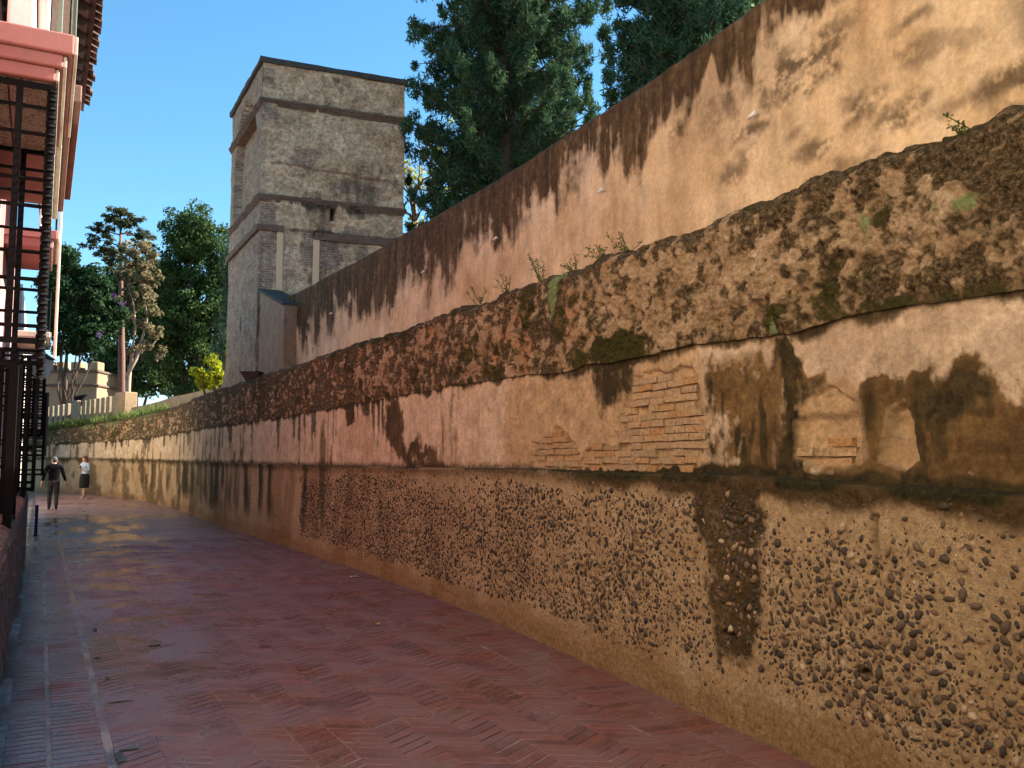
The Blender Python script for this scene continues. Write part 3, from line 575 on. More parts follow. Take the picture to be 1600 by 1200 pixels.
out = 0.03 * (fbm(S * 0.8, Z * 0.8, 107, 3) - 0.5) + 0.008 * (fbm(S * 6, Z * 6, 108, 4) - 0.5)
rows = [BACK.P3(bcols, Z[i], out[i]) for i in range(NR)]
wear = [np.stack([R_[i], bl[i], B_[i], B_[i] * 0], -1) for i in range(NR)]; szs = [np.stack([bcols, Z[i], bcols * 0], -1) for i in range(NR)]
for do, dz in ((-0.02, 0.035), (-0.25, 0.12), (-0.48, 0.035), (-0.5, 0.0), (-0.5, -2.6)):
    rows.append(BACK.P3(bcols, bzt + dz, do + bcols * 0)); wear.append(np.stack([R_[-1] * 0 + 0.75, bl[-1] * 0, B_[-1] * 0, B_[-1] * 0], -1)); szs.append(np.stack([bcols, bzt - do, bcols * 0], -1))
stucco_wall = empty("stucco_wall", (*[float(a) for a in BACK.pos(S_cut + 4)], 2.4), "high ochre stucco wall with dark dripping stains, rising behind the mossy wall", "wall")
sheet("stucco_face", rows, M['stucco'], {"wear": wear, "sz": szs}, stucco_wall)
# small white wire holders screwed to the stucco
for (x, y) in ((1183, 181), (944, 299), (779, 373), (665, 425), (520, 490)):
    qs, z = BACK.pix(x, y); p = BACK.P3(np.array([qs]), np.array([z]), np.array([0.0]))[0]; nx, ny = BACK.nor(qs); tx, ty = ny, -nx
    h = MB(); r_ = 0.022
    r_ = 0.016; h.tube([p, p + np.array([nx, ny, 0]) * 0.05], r_ * 0.55, 6); h.tube([p + np.array([nx * 0.05 - tx * 0.045, ny * 0.05 - ty * 0.045, 0.008]), p + np.array([nx * 0.05 + tx * 0.045, ny * 0.05 + ty * 0.045, -0.008])], r_, 7)
    h.build("wire_holder", M['white'], stucco_wall, True)

# ------------------------------------------------------------------ street and ground
g = MB(); g.box(-400, 400, -300, 900, -0.6, -0.25); tag(g.build("ground", simple("garden earth", (0.12, 0.09, 0.06), 0.3, 1.5, 0.95)), kind="structure")
def mat_street():
    t = NT("mortar and worn brick street"); co = t.coord("sz"); R, G, B, A = t.rgb("wear"); A2 = t.attr("cover").outputs["Fac"]
    n0 = t.noise(co, 0.55, 6, 0.62); n1 = t.noise(co, 2.1, 7, 0.65); n2 = t.noise(co, 22, 5, 0.7); n3 = t.noise(co, 120, 3, 0.7)
    st = t.noise(t.coord("sz", (0.6, 3.2, 1)), 1.0, 5, 0.6)
    mort = t.mix(t.rng(n1, 0.42, 0.58), t.ramp(n2, [(0.3, (0.05, 0.027, 0.024)), (0.7, (0.11, 0.062, 0.055))]), t.ramp(n2, [(0.3, (0.26, 0.18, 0.16)), (0.7, (0.42, 0.32, 0.29))]))
    mort = t.mix(A2, mort, t.ramp(n2, [(0.3, (0.15, 0.075, 0.065)), (0.7, (0.23, 0.125, 0.11))]))
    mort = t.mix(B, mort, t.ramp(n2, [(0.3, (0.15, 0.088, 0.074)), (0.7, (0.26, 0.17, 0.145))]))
    br = t.n("ShaderNodeTexBrick", {"Vector": t.coord("sz", (1, 1, 1)), "Color1": (0.19, 0.065, 0.05, 1), "Color2": (0.24, 0.085, 0.065, 1), "Mortar": (0.17, 0.095, 0.085, 1), "Scale": 1.0, "Mortar Size": 0.008, "Brick Width": 0.07, "Row Height": 0.24})
    far = t.mix(t.rng(n1, 0.4, 0.62, 0.35, 0.95), br.outputs[0], t.ramp(t.math('ADD', t.math('MULTIPLY', n0, 0.5), t.math('MULTIPLY', st, 0.5)), [(0.36, (0.2, 0.1, 0.088)), (0.5, (0.29, 0.165, 0.14)), (0.64, (0.37, 0.24, 0.2))]))
    col = t.mix(A, mort, far)
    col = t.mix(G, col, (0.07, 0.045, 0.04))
    wet = t.math('ADD', t.math('MULTIPLY', n0, 0.65), t.math('MULTIPLY', n1, 0.35))
    rough = t.math('SUBTRACT', t.rng(wet, 0.4, 0.62, 0.2, 0.6), t.math('MULTIPLY', R, 0.35)); rough = t.math('MAXIMUM', rough, 0.06)
    t.bump(t.math('ADD', n2, t.math('MULTIPLY', n3, 0.5)), 0.35, 0.004)
    return t.done(col, rough, 0.5)
us = np.r_[np.arange(-8, 2.5, 0.5), np.arange(2.5, 15, 0.045), np.arange(15, 23.5, 0.09), np.arange(23.5, 70, 0.4)]; vs = np.r_[np.arange(-16, -0.8, 0.8), np.arange(-0.8, 4.6, 0.045), np.arange(4.6, 14, 0.5)]
Ug, Vg = np.meshgrid(us, vs, indexing='ij')
cover = sst(fbm(Ug * 0.9, Vg * 1.6, 201, 6, 0.6), 0.53, 0.70)
nearm = sst(Ug, 22.5, 16.0)
wp = np.stack([UD[0] * WALL.X + UD[1] * WALL.Y, VD[0] * WALL.X + VD[1] * WALL.Y], 1); wo = np.argsort(wp[:, 0])
def v_wall(u): return np.interp(u, wp[wo, 0], wp[wo, 1])
hz = ground_z(Ug) + (0.0008 + 0.0040 * cover + 0.0014 * (fbm(Ug * 7, Vg * 7, 202, 3) - 0.5)) * nearm + 0.006 * (1 - nearm) + 0.006 * (fbm(Ug * 0.5, Vg * 0.5, 203, 2) - 0.5) * (1 - nearm)
pw = UV(0, 0) + 0; uw, vw_ = (lambda p: (UD @ p[:2], VD @ p[:2]))(on_ground(140, 830))
wetz = sst(np.hypot((Ug - uw) / 7.0, (Vg - vw_) / 1.5), 1.2, 0.4) * sst(fbm(Ug * 0.7, Vg * 2.2, 207, 5), 0.42, 0.58)
pud = np.clip(wetz + sst(np.abs(Vg - 0.405 - 0.05 * (fbm(Ug * 1.5, Ug * 0, 204) - 0.5)), 0.05, 0.015) * sst(fbm(Ug * 1.1, Vg * 0, 205), 0.45, 0.58) + sst(np.abs(Vg + 0.15), 0.06, 0.02) * 0.7, 0, 1)
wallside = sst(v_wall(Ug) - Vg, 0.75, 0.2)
foot_dark = sst(v_wall(Ug) - Vg + 0.05 * (fbm(Ug * 3, Vg * 0, 206) - 0.5), 0.05, 0.0)  # darker street colour along the foot of the wall
XY = np.stack([UD[0] * Ug + VD[0] * Vg, UD[1] * Ug + VD[1] * Vg, hz], -1).reshape(-1, 3)
wear = np.stack([pud, np.clip(foot_dark * 0.8 + sst(Vg, -0.11, -0.2) * 0.6, 0, 1), wallside, 1 - nearm], -1).reshape(-1, 4)
sz = np.stack([Ug, Vg, Ug * 0], -1).reshape(-1, 3)
street = link("street", mesh_np("street", XY, grid_faces(len(us), len(vs)), {"wear": wear, "sz": sz, "cover": sst(cover, 0.15, 0.6).ravel()}, True), mat_street()); tag(street, kind="structure")
street["label"] = "narrow street paved with worn red brick"
# bricks of the paving: soldier rows at both sides, chevron columns between
bl = []                                                   # u, v, angle, length
BW = 0.078
def soldier(v0, v1, u0, u1):
    u = u0
    while u < u1:
        bl.append((u, (v0 + v1) / 2 + random.gauss(0, 0.003), random.gauss(0, 0.012), (v1 - v0) - 0.012)); u += BW + 0.012 + random.random() * 0.004
soldier(-0.12, 0.10, 2.6, 22.0); soldier(0.115, 0.39, 2.6, 22.0)
CA = math.radians(32); v = 0.43; sgn = 1; CWID = 0.235
while v < 4.4:
    u = 2.6
    while u < 22.0:
        wd_ = min(CWID, float(v_wall(u)) - 0.565 - v)      # the last column is cut where it meets the border rows
        if wd_ > 0.03: bl.append((u + random.gauss(0, 0.0015) - sgn * math.tan(CA) * (CWID - wd_) / 2, v + wd_ / 2, sgn * CA + random.gauss(0, 0.008), wd_ / math.cos(CA) - 0.003))
        u += (BW + 0.012) / math.cos(CA)
    v += CWID; sgn = -sgn
u = 2.6
while u < 22.0:
    vw = float(v_wall(u)); sl = (float(v_wall(u + 0.2)) - vw) / 0.2; a = -math.atan(sl)
    bl.append((u, vw - 0.17, a + random.gauss(0, 0.012), 0.25)); bl.append((u + 0.02, vw - 0.43, a + random.gauss(0, 0.012), 0.245)); u += BW + 0.014
bl = np.array(bl); nbk = len(bl)
hb = 0.0045 + rng.normal(0, 0.0004, nbk); cxy = UV(bl[:, 0], bl[:, 1]).T
ix, iy, idp = to_px(np.c_[cxy, np.zeros(nbk)]); vis = (ix > 0) & (ix < 1600) & (iy < 1200)
order = np.argsort(np.where(vis, idp, 1e6)); near_i, rest_i = order[:300], order[300:]
def pave_verts(L, seed, a=0.0):
    rg = np.random.default_rng(seed); i = 0.002; o = [(-1, -1), (1, -1), (1, 1), (-1, 1)]
    v = [(a * L / 2, b * BW / 2, -0.03) for a, b in o] + [(a * L / 2, b * BW / 2, -0.0016) for a, b in o] + [(a * (L / 2 - i), b * (BW / 2 - i), 0.0) for a, b in o]
    v = np.array(v); v[:, 0] += v[:, 1] * math.tan(a); jt = rg.normal(0, 0.0018, (4, 2)); v[4:8, :2] += jt; v[8:, :2] += jt; return v
PFACE = np.array([(k * 4 + i, k * 4 + (i + 1) % 4, k * 4 + 4 + (i + 1) % 4, k * 4 + 4 + i) for k in range(2) for i in range(4)] + [(8, 9, 10, 11)])
pmesh = {}
VANG = math.atan2(VD[1], VD[0])
for i in near_i:
    u, v, a, L = bl[i]; sg = 0 if abs(a) < 0.3 else int(math.copysign(1, a)); key = (round(L, 2), random.randrange(4), sg)
    if key not in pmesh:
        rg = np.random.default_rng(int(L * 1000) + key[1]); me = mesh_np("brick", pave_verts(L, key[1] + int(L * 999), sg * CA), PFACE, {"tint": np.full(12, rg.random())}); me.materials.append(M['pave']); pmesh[key] = me
    o = link("brick", pmesh[key]); o.parent = street; o.location = (*cxy[i], ground_z(u) + hb[i]); o.rotation_euler = (random.gauss(0, 0.003), random.gauss(0, 0.002), VANG + a)
PV = []; base = [pave_verts(1.0, 40 + k) for k in range(16)]
for i in rest_i:
    u, v, a, L = bl[i]; b = base[i % 16].copy(); b[:, 0] *= L; b[:, 0] += b[:, 1] * (math.tan(a) if abs(a) > 0.3 else 0);  w = VANG + a; c, s_ = math.cos(w), math.sin(w)
    PV.append(np.c_[cxy[i, 0] + b[:, 0] * c - b[:, 1] * s_, cxy[i, 1] + b[:, 0] * s_ + b[:, 1] * c, b[:, 2] + hb[i] + ground_z(u)])
PV = np.concatenate(PV); nn = len(rest_i)
o = link("brick_paving", mesh_np("brick_paving", PV, (PFACE[None] + (np.arange(nn) * 12)[:, None, None]).reshape(-1, 4), {"tint": np.repeat(rng.random(nn), 12)}), M['pave']); o.parent = street; o["kind"] = "stuff"
print("paving bricks", nbk)
def mat_water():
    t = NT("shallow water"); co = t.coord(); n = t.noise(co, 9, 4, 0.6); t.bump(n, 0.12, 0.004); return t.done((0.035, 0.022, 0.022), 0.07, 1.0)
M['water'] = mat_water()
def puddle(u, v, ru, rv, seed, ang=0.0):
    rg = np.random.default_rng(seed); n = 34; w = np.linspace(0, 2 * math.pi, n, endpoint=False); r = 0.55 + 0.9 * fbm(np.cos(w) * 1.6 + 9, np.sin(w) * 1.6 + seed, seed, 3) + 0.12 * rg.standard_normal(n)
    du, dv = r * ru * np.cos(w), r * rv * np.sin(w); c, s_ = math.cos(ang), math.sin(ang); uu, vv = u + du * c - dv * s_, v + du * s_ + dv * c
    P = [uvz(a, b, ground_z(u) + 0.0098) for a, b in zip(uu, vv)]; m = MB(); m.add(P, [tuple(range(n))]); o = m.build("puddle", M['water']); tag(o, kind="structure")
def upx(px, py):
    p = on_ground(px, py); return UD[0] * p[0] + UD[1] * p[1], VD[0] * p[0] + VD[1] * p[1]
for k, (px, py, ru, rv) in enumerate([(188, 1186, 0.10, 0.03), (204, 1172, 0.02, 0.06), (168, 1062, 0.04, 0.016), (148, 985, 0.12, 0.02), (152, 1030, 0.05, 0.016), (190, 1098, 0.015, 0.08), (240, 1010, 0.04, 0.05), (150, 915, 0.2, 0.03)]):
    u, v = upx(px, py); puddle(u, v, ru, rv, 300 + k, 0.15 if rv > 0.08 else 0)

# ------------------------------------------------------------------ tower behind the walls
def mat_tower():
    t = NT("weathered tower masonry"); co = t.coord("sz"); R, G, B, A = t.rgb("wear")
    n1 = t.noise(co, 0.8, 7, 0.65); n2 = t.noise(co, 6, 6, 0.7); n3 = t.noise(co, 32, 4, 0.7); st = t.noise(t.coord("sz", (3.5, 0.5, 1)), 1.0, 6, 0.65)
    col = t.ramp(t.math('ADD', t.math('MULTIPLY', n1, 0.5), t.math('MULTIPLY', n2, 0.5)), [(0.36, (0.32, 0.21, 0.125)), (0.5, (0.62, 0.45, 0.29)), (0.62, (0.76, 0.59, 0.41))])
    br = t.n("ShaderNodeTexBrick", {"Vector": co, "Color1": (0.34, 0.2, 0.13, 1), "Color2": (0.44, 0.28, 0.19, 1), "Mortar": (0.46, 0.38, 0.29, 1), "Scale": 1.0, "Mortar Size": 0.016, "Brick Width": 0.28, "Row Height": 0.07})
    bf = t.rng(t.math('ADD', B, t.math('MULTIPLY', t.math('SUBTRACT', n2, 0.5), 0.9)), 0.35, 0.6)
    col = t.mix(bf, col, t.mix(t.rng(n3, 0.35, 0.65, 0, 0.35), br.outputs[0], (0.3, 0.24, 0.18)))
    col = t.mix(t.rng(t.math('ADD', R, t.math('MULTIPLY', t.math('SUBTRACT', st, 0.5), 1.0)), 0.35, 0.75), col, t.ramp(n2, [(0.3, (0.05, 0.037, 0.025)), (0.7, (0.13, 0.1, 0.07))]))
    col = t.mix(G, col, (0.24, 0.1, 0.055))
    gr, gn = t.grain(co, 9, 0.36, 1.4); gr2, gn2 = t.grain(co, 2.2, 0.6, 1.25, 0.78); col = t.mix(1.0, t.mix(1.0, col, gr, 'MULTIPLY'), gr2, 'MULTIPLY')
    t.bump(t.math('ADD', t.math('ADD', gn, t.math('MULTIPLY', gn2, 0.6)), t.math('MULTIPLY', t.math('MULTIPLY', br.outputs[1], bf), -0.4)), 1.0, 0.07); return t.done(col, 0.92, 0.1)
M['tower'] = mat_tower()
M['slate'] = simple("dark lichened coping", (0.06, 0.055, 0.045), 0.4, 4, 0.9, 0.6, 0.02)
M['corbel'] = simple("dirty corbelled brick", (0.17, 0.11, 0.075), 0.6, 6, 0.9, 1.0, 0.05, dirt=(0.06, 0.043, 0.03))
M['dark'] = simple("dark opening", (0.01, 0.009, 0.008), 0.1, 5, 0.9)
ta = np.array([0.927, 0.375]); tb = UD.copy()
def solve_len(d, px, py):
    r = ray(px, py); k = r[0] / r[1]; return (k * tc[1] - tc[0]) / (d[0] - k * d[1])
TW, TL = solve_len(ta, 631, 250), solve_len(tb, 362, 250)
zc = lambda y: float(at_depth(405, y, TOWER_D)[2])
Ztop, Zc1a, Zc1b, Zs2a, Zs2b, Zs3a, Zs3b = zc(97), zc(151), zc(166), zc(301), zc(316), zc(350), zc(360)
tower = empty("watch_tower", (tc[0], tc[1], 0.0), "square weathered masonry tower with dark cornice bands, behind the stucco wall", "tower")
def worn(o, amp=0.045, cell=0.12):
    import bmesh
    bm = bmesh.new(); bm.from_mesh(o.data)
    for _ in range(6):
        long_e = [e_ for e_ in bm.edges if e_.calc_length() > cell * 2]
        if not long_e: break
        bmesh.ops.subdivide_edges(bm, edges=long_e, cuts=1, use_grid_fill=True)
    vl = list(bm.verts); C_ = np.array([v_.co[:] for v_ in vl]); k0, k1 = (C_[:, 0] * 2.3 + C_[:, 2] * 5) * 1.6, (C_[:, 1] * 2.3 - C_[:, 2] * 3) * 1.6
    n_ = (fbm(k0, k1, 331, 4, 0.65) - 0.5) * amp; n2_ = (fbm(k0 + 40, k1, 335, 4, 0.65) - 0.5) * amp
    for v_, a_, b_ in zip(vl, n_, n2_): v_.co.x += a_ * 1.6; v_.co.y += a_ * 1.6; v_.co.z += b_ * 1.3
    bm.to_mesh(o.data); bm.free(); return o
def tP(i, j, z): p = tc[:2] + ta * i + tb * j; return (p[0], p[1], z)
def tbox(m, i0, i1, j0, j1, z0, z1): return m.hexa([tP(i, j, z) for z in (z0, z1) for (i, j) in ((i0, j0), (i1, j0), (i1, j1), (i0, j1))])
def tface(name, n_h, n_v, length, dirv, outv, features):
    H = np.linspace(0, length, n_h); ZZ = np.linspace(0, Ztop, n_v); I, Zg = np.meshgrid(H, ZZ)
    out, wear = features(I, Zg)
    base = np.stack([tc[0] + dirv[0] * I, tc[1] + dirv[1] * I, Zg], -1); base[..., 0] += outv[0] * out; base[..., 1] += outv[1] * out
    off = 0 if name.startswith("front") else 50
    o = link(name, mesh_np(name, base.reshape(-1, 3), grid_faces(n_v, n_h), {"wear": wear.reshape(-1, 4), "sz": np.stack([I + off, Zg, I * 0], -1).reshape(-1, 3)}, True), M['tower']); return unparent_inverse(o, tower)
def f_front(I, Z):
    out = 0.08 * (fbm(I * 1.5, Z * 1.5, 301, 5) - 0.5) + 0.06 * (fbm(I * 6, Z * 6, 302, 4, 0.65) - 0.5) + 0.025 * sst(fbm(I * 0.9, Z * 1.1, 308, 5), 0.5, 0.52)
    quoin = sst(I + 0.3 * (fbm(I, Z * 3, 303) - 0.5), 0.5, 0.35) * (0.35 + 0.65 * (Z < Zs2b))
    lowb = sst(Z, Zs3a, Zs3a - 0.2) * sst(fbm(I * 1.2, Z * 1.2, 304), 0.45, 0.6)
    B = np.clip(quoin + lowb + 0.55 * sst(fbm(I * 0.8, Z * 1.6, 305), 0.58, 0.68), 0, 1)
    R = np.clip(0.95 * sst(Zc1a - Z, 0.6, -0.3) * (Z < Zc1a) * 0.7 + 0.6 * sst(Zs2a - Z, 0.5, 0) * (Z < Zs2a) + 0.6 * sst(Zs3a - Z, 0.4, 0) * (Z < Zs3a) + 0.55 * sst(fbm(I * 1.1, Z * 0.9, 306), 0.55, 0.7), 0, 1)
    G = 0.8 * sst(np.abs(Z - zc(250) + 0.05 * I), 0.05, 0.02) * sst(fbm(I * 2, Z * 0, 307), 0.4, 0.5)
    i_s = solve_len(ta, 520, 325); slit = (np.abs(I - i_s) < 0.055) & (np.abs(Z - zc(322)) < 0.2); out = np.where(slit, -0.5, out); R = np.where(slit, 1, R)
    return out, np.stack([R, G, B, B * 0], -1)
def f_side(J, Z):
    out = 0.05 * (fbm(J * 1.5, Z * 1.5, 311, 5) - 0.5) + 0.02 * (fbm(J * 6, Z * 6, 312, 4) - 0.5)
    c, zr = TL * 0.5, Zs2b + 1.55; rr = TL * 0.37
    arch = ((np.abs(J - c) < rr) & (Z < zr) & (Z > Zs2b + 0.1)) | ((np.hypot(J - c, (Z - zr) * 0.8) < rr) & (Z >= zr)); out = out - 0.24 * arch
    slit = (np.abs(J - TL * 0.5) < 0.06) & (np.abs(Z - zc(490)) < 0.3); out = np.where(slit, -0.5, out)
    out = out + 0.0 + 0.45 * sst(Z, 5.0, 2.0) * sst(J, TL * 0.7, TL)
    B = np.clip(0.75 + 0.0 * J, 0, 1); R = 0.35 * sst(fbm(J * 1.1, Z * 0.9, 316), 0.5, 0.7) + slit * 1.0
    return out, np.stack([R, 0 * R, B, 0 * R], -1)
tface("front_wall", 90, 190, TW, ta, -tb, f_front); tface("side_wall", 70, 170, TL, tb, -ta, f_side)
m = MB(); tbox(m, 0.3, TW, 0.35, TL, 0, Ztop - 0.02); m.build("core_wall", M['corbel'], tower)
m = MB(); tbox(m, -0.09, TW + 0.07, -0.09, TL + 0.05, Ztop - 0.02, Ztop + 0.13); o = worn(m.build("coping", M['slate'], tower), 0.035, 0.2)
def cornice(name, z0, z1, e, i1=None, i0=0.0):
    n = 3; m = MB()
    for k in range(n): ee = e * (k + 1) / n; tbox(m, i0 - (ee if i0 == 0 else 0), (TW + ee) if i1 is None else i1, -ee, (TL + ee) if i0 == 0 and i1 is None else 0.3, z0 + (z1 - z0) * k / n, z0 + (z1 - z0) * (k + 1) / n)
    return worn(m.build(name, M['corbel'], tower))
cornice("upper_cornice", Zc1b + 0.04, Zc1a - 0.03, 0.085); cornice("string_course", Zs2b + 0.04, Zs2a - 0.03, 0.075)
iA = solve_len(ta, 442, 355); iB = solve_len(ta, 490, 365)
m = MB(); tbox(m, -0.09, iA, -0.09, TL + 0.06, Zs3b, Zs3a); worn(m.build("string_course", M['corbel'], tower))
m = MB(); tbox(m, iB, TW + 0.05, -0.085, 0.3, Zs3b - 0.12, Zs3a - 0.10); worn(m.build("string_course", M['corbel'], tower))
for x0, x1 in ((431, 441), (488, 498)):
    i0, i1 = solve_len(ta, x0, 420), solve_len(ta, x1, 420); m = MB(); tbox(m, i0, i1, -0.06, 0.2, 3.0, Zs3b - (0.0 if x0 < 450 else 0.12)); bevelled(m.build("pilaster", M['cream'] if False else M['tower'], tower), 0.01, 1)
m = MB(); tbox(m, -0.2, -0.02, TL * 0.6, TL + 0.5, 0, 3.3); 
# sloped end of the stucco wall where it meets the tower
m = MB(); pA, pB = at_depth(407, 455, TOWER_D - 0.2), at_depth(444, 477, TOWER_D - 2.6); w = np.array([*VD, 0]) * 0.55
b0, b1 = np.array([pA[0], pA[1], 2.4]), np.array([pB[0], pB[1], 2.4])
m.hexa([b0, b1, b1 + w, b0 + w, pA, pB, pB + w, pA + w]); m.build("end_pier", simple("worn pier brick", (0.3, 0.2, 0.12), 0.5, 5, 0.9, 1.0, 0.04, dirt=(0.15, 0.1, 0.06)), stucco_wall)
m = MB(); k = np.array([*(-VD), 0]) * 0.06; e = np.array([0, 0, 0.07]); m.hexa([pA + k, pB + k, pB + w, pA + w, pA + k + e, pB + k + e, pB + w + e, pA + w + e]); m.build("pier_coping", M['slate'], stucco_wall)
q_ = at_depth(392, 588, TOWER_D - 1.5); m = MB(); m.hexa([q_ + np.array(d) for d in ((-0.1, 0, -0.16), (0.1, 0, -0.16), (0.1, 0.2, -0.16), (-0.1, 0.2, -0.16), (-0.26, -0.1, 0.12), (0.26, -0.1, 0.12), (0.26, 0.3, 0.12), (-0.26, 0.3, 0.12))])
m.build("rain_hopper", simple("rusty sheet metal", (0.07, 0.035, 0.03), 0.3, 8, 0.6), tower)

# ------------------------------------------------------------------ far end: parapet, posts, crenellated block
FARC = WALL.offset(1.3)
M['far'] = simple("sunworn ochre render", (0.33, 0.22, 0.125), 0.35, 2.0, 0.9, 0.5, 0.02, dirt=(0.24, 0.17, 0.1))
M['farpale'] = simple("pale lichened render", (0.27, 0.2, 0.125), 0.4, 3.0, 0.9, 0.4, 0.02, dirt=(0.24, 0.25, 0.14))
pq = np.array([FARC.pix(x, 640)[0] for x in np.arange(345, 203, -4)]); ztp = line(FARC, [(345, 602), (330, 606), (270, 620), (205, 637)])(pq)
par = empty("parapet_wall", (*[float(a) for a in FARC.pos(pq[10])], 2.5), "low pale lichened parapet running left from the foot of the tower", "wall")
rows = [FARC.P3(pq, pq * 0 + 2.2, pq * 0), FARC.P3(pq, ztp, pq * 0), FARC.P3(pq, ztp + 0.05, pq * 0 - 0.2), FARC.P3(pq, ztp, pq * 0 - 0.4), FARC.P3(pq, pq * 0 + 2.2, pq * 0 - 0.4)]
P = np.stack(rows); unparent_inverse(link("render_face", mesh_np("render_face", P.reshape(-1, 3), grid_faces(5, len(pq))), M['farpale']), par)
def far_block(name, x0, x1, ytop, mat, parent, depth=0.35, zb=2.2, out=0.0):
    qa, za = FARC.pix(x1, ytop); qb, zb_ = FARC.pix(x0, ytop); a = FARC.P3(np.array([qa, qb]), np.array([0., 0.]), np.array([out, out])); b = FARC.P3(np.array([qa, qb]), np.array([0., 0.]), np.array([out - depth] * 2)); z1 = (za + zb_) / 2
    m = MB(); m.hexa([(*p[:2], z) for z in (zb, z1) for p in (a[0], a[1], b[1], b[0])]); return bevelled(m.build(name, mat, parent), 0.03, 1)
pst = empty("post_parapet", (*[float(a) for a in FARC.pos(FARC.pix(130, 640)[0])], 2.5), "pale parapet of upright posts above the grassy far end of the wall", "wall")
far_block("pier", 184, 200, 613, M['far'], pst, 0.6, 2.2, 0.15)
far_block("plinth", 66, 184, 660, M['far'], pst, 0.3)
far_block("backing_wall", 66, 184, 640, M['oldpink'], pst, 0.2, 2.2, -0.3)
xs = [70, 78, 86, 94, 102, 112, 122, 129, 136, 143, 151, 159, 167, 176]
for i, x in enumerate(xs):
    far_block("post", x, x + (9.5 if x in (112, 176) else 5), 636 - (x - 70) * 0.17 - (3 if x in (112,) else 0), M['farpale'], pst, 0.22, 2.2, 0.04)
fc = empty("crenellated_block", (*at_depth(110, 600, 62)[:2], 0), "distant ochre masonry block with battlements, at the end of the street", "building")
def dbox(x0, x1, y0, y1, D, dep, name, mat, parent):
    a, b = at_depth(x0, y1, D), at_depth(x1, y0, D); m = MB(); m.box(a[0], b[0], D, D + dep, a[2], b[2]); return bevelled(m.build(name, mat, parent), 0.05, 1)
dbox(20, 153, 581, 760, 62, 5, "wall", M['far'], fc); dbox(19, 154, 600, 604, 61.9, 5.2, "string_course", M['corbel'], fc); dbox(19, 154, 578, 582, 61.85, 5.3, "string_course", M['corbel'], fc)
for x0, x1 in ((40, 56), (68, 84), (88, 100), (110, 126), (136, 153.5)): dbox(x0, x1, 565, 578.5, 61.9, 1.0, "merlon", M['far'], fc)
# floodlight on the parapet
p = FARC.P3(np.array([FARC.pix(128, 622)[0]]), np.array([FARC.pix(128, 626)[1]]), np.array([0.0]))[0]
fl = empty("floodlight", tuple(p), "black floodlight tilted on top of the far post parapet", "lamp")
m = MB(); m.hexa([tuple(p + np.array(d)) for d in ((-0.35, -0.1, 0.02), (0.0, -0.1, 0.02), (0.0, 0.15, 0.02), (-0.35, 0.15, 0.02), (-0.3, -0.1, 0.2), (0.22, -0.1, 0.3), (0.22, 0.15, 0.3), (-0.3, 0.15, 0.2))]); bevelled(m.build("housing", M['iron'], fl), 0.03)
m = MB(); m.tube([p - np.array([0, 0, 0.25]), p + np.array([0, 0, 0.1])], 0.03); m.build("stem", M['iron'], fl)

# ------------------------------------------------------------------ houses along the left side
VF = -0.62                                                # facade line
def house(name, u0, u1, h, mat, label):
    e = empty(name, uvz(u0, VF, 0), label, "house"); m = MB(); m.boxuv(u0, u1, VF - 6, VF, 0, h); m.build("facade", mat, e); return e
houseW = house("bounce_house", -22.0, 6.0, 7.4, simple("ivory render", (0.66, 0.56, 0.42), 0.1, 3, 0.85), "ivory house added out of view beside the camera to bounce pale light")  # unseen pale house, added so the light bounced onto the walls is less red
houseA = house("pink_house", 6.02, 14.9, 6.9, M['pink'], "nearest pink house at the left edge with tiled eaves and window grilles")
houseB = house("pink_house", 14.92, 27.0, 6.0, simple("rose pink render", (0.5, 0.27, 0.23), 0.15, 3, 0.85, 0.2, 0.003), "second pink house down the street with a white blind on its balcony")
houseC = house("cream_house", 27.02, 43.0, 6.4, M['cream'], "far cream house at the end of the left row")
def window(e, u0, u1, z0, z1):
    m = MB(); m.boxuv(u0, u1, VF - 0.05, VF + 0.004, z0, z1); g_ = m.build("window", M['glass'], e)
    f = MB(); w = 0.07
    for (a, b, c, d) in ((u0 - w, u0, z0 - w, z1 + w), (u1, u1 + w, z0 - w, z1 + w), (u0, u1, z1, z1 + w), (u0, u1, z0 - w, z0), ((u0 + u1) / 2 - 0.03, (u0 + u1) / 2 + 0.03, z0, z1)): f.boxuv(a, b, VF + 0.001, VF + 0.03, c, d)
    fo = f.build("frame", M['white'], None); unparent_inverse(fo, e); fo.parent = g_; fo.location = (0, 0, 0); fo.matrix_parent_inverse.identity()
for u in (-8, -4, 1.0, 4.0): window(houseW, u, u + 1.1, 1.5, 3.6)
for u in (7.15, 11.8): window(houseA, u, u + 1.1, 1.5, 3.6)
for u in (12.0,): window(houseA, u, u + 1.1, 4.75, 6.3)
for u in (17.2, 21.5): window(houseB, u, u + 1.1, 1.4, 3.4); window(houseB, u, u + 1.1, 4.4, 5.7)
for u in (29, 33, 38): window(houseC, u, u + 1.2, 1.5, 3.5); window(houseC, u, u + 1.2, 4.6, 5.9)
# white corner strips on the facades
for e, u in ((houseA, 22.0), (houseB, 26.6)):
    m = MB(); m.boxuv(u, u + 0.28, VF + 0.002, VF + 0.06, 0, 6.0); m.build("corner_strip", M['white'], e)
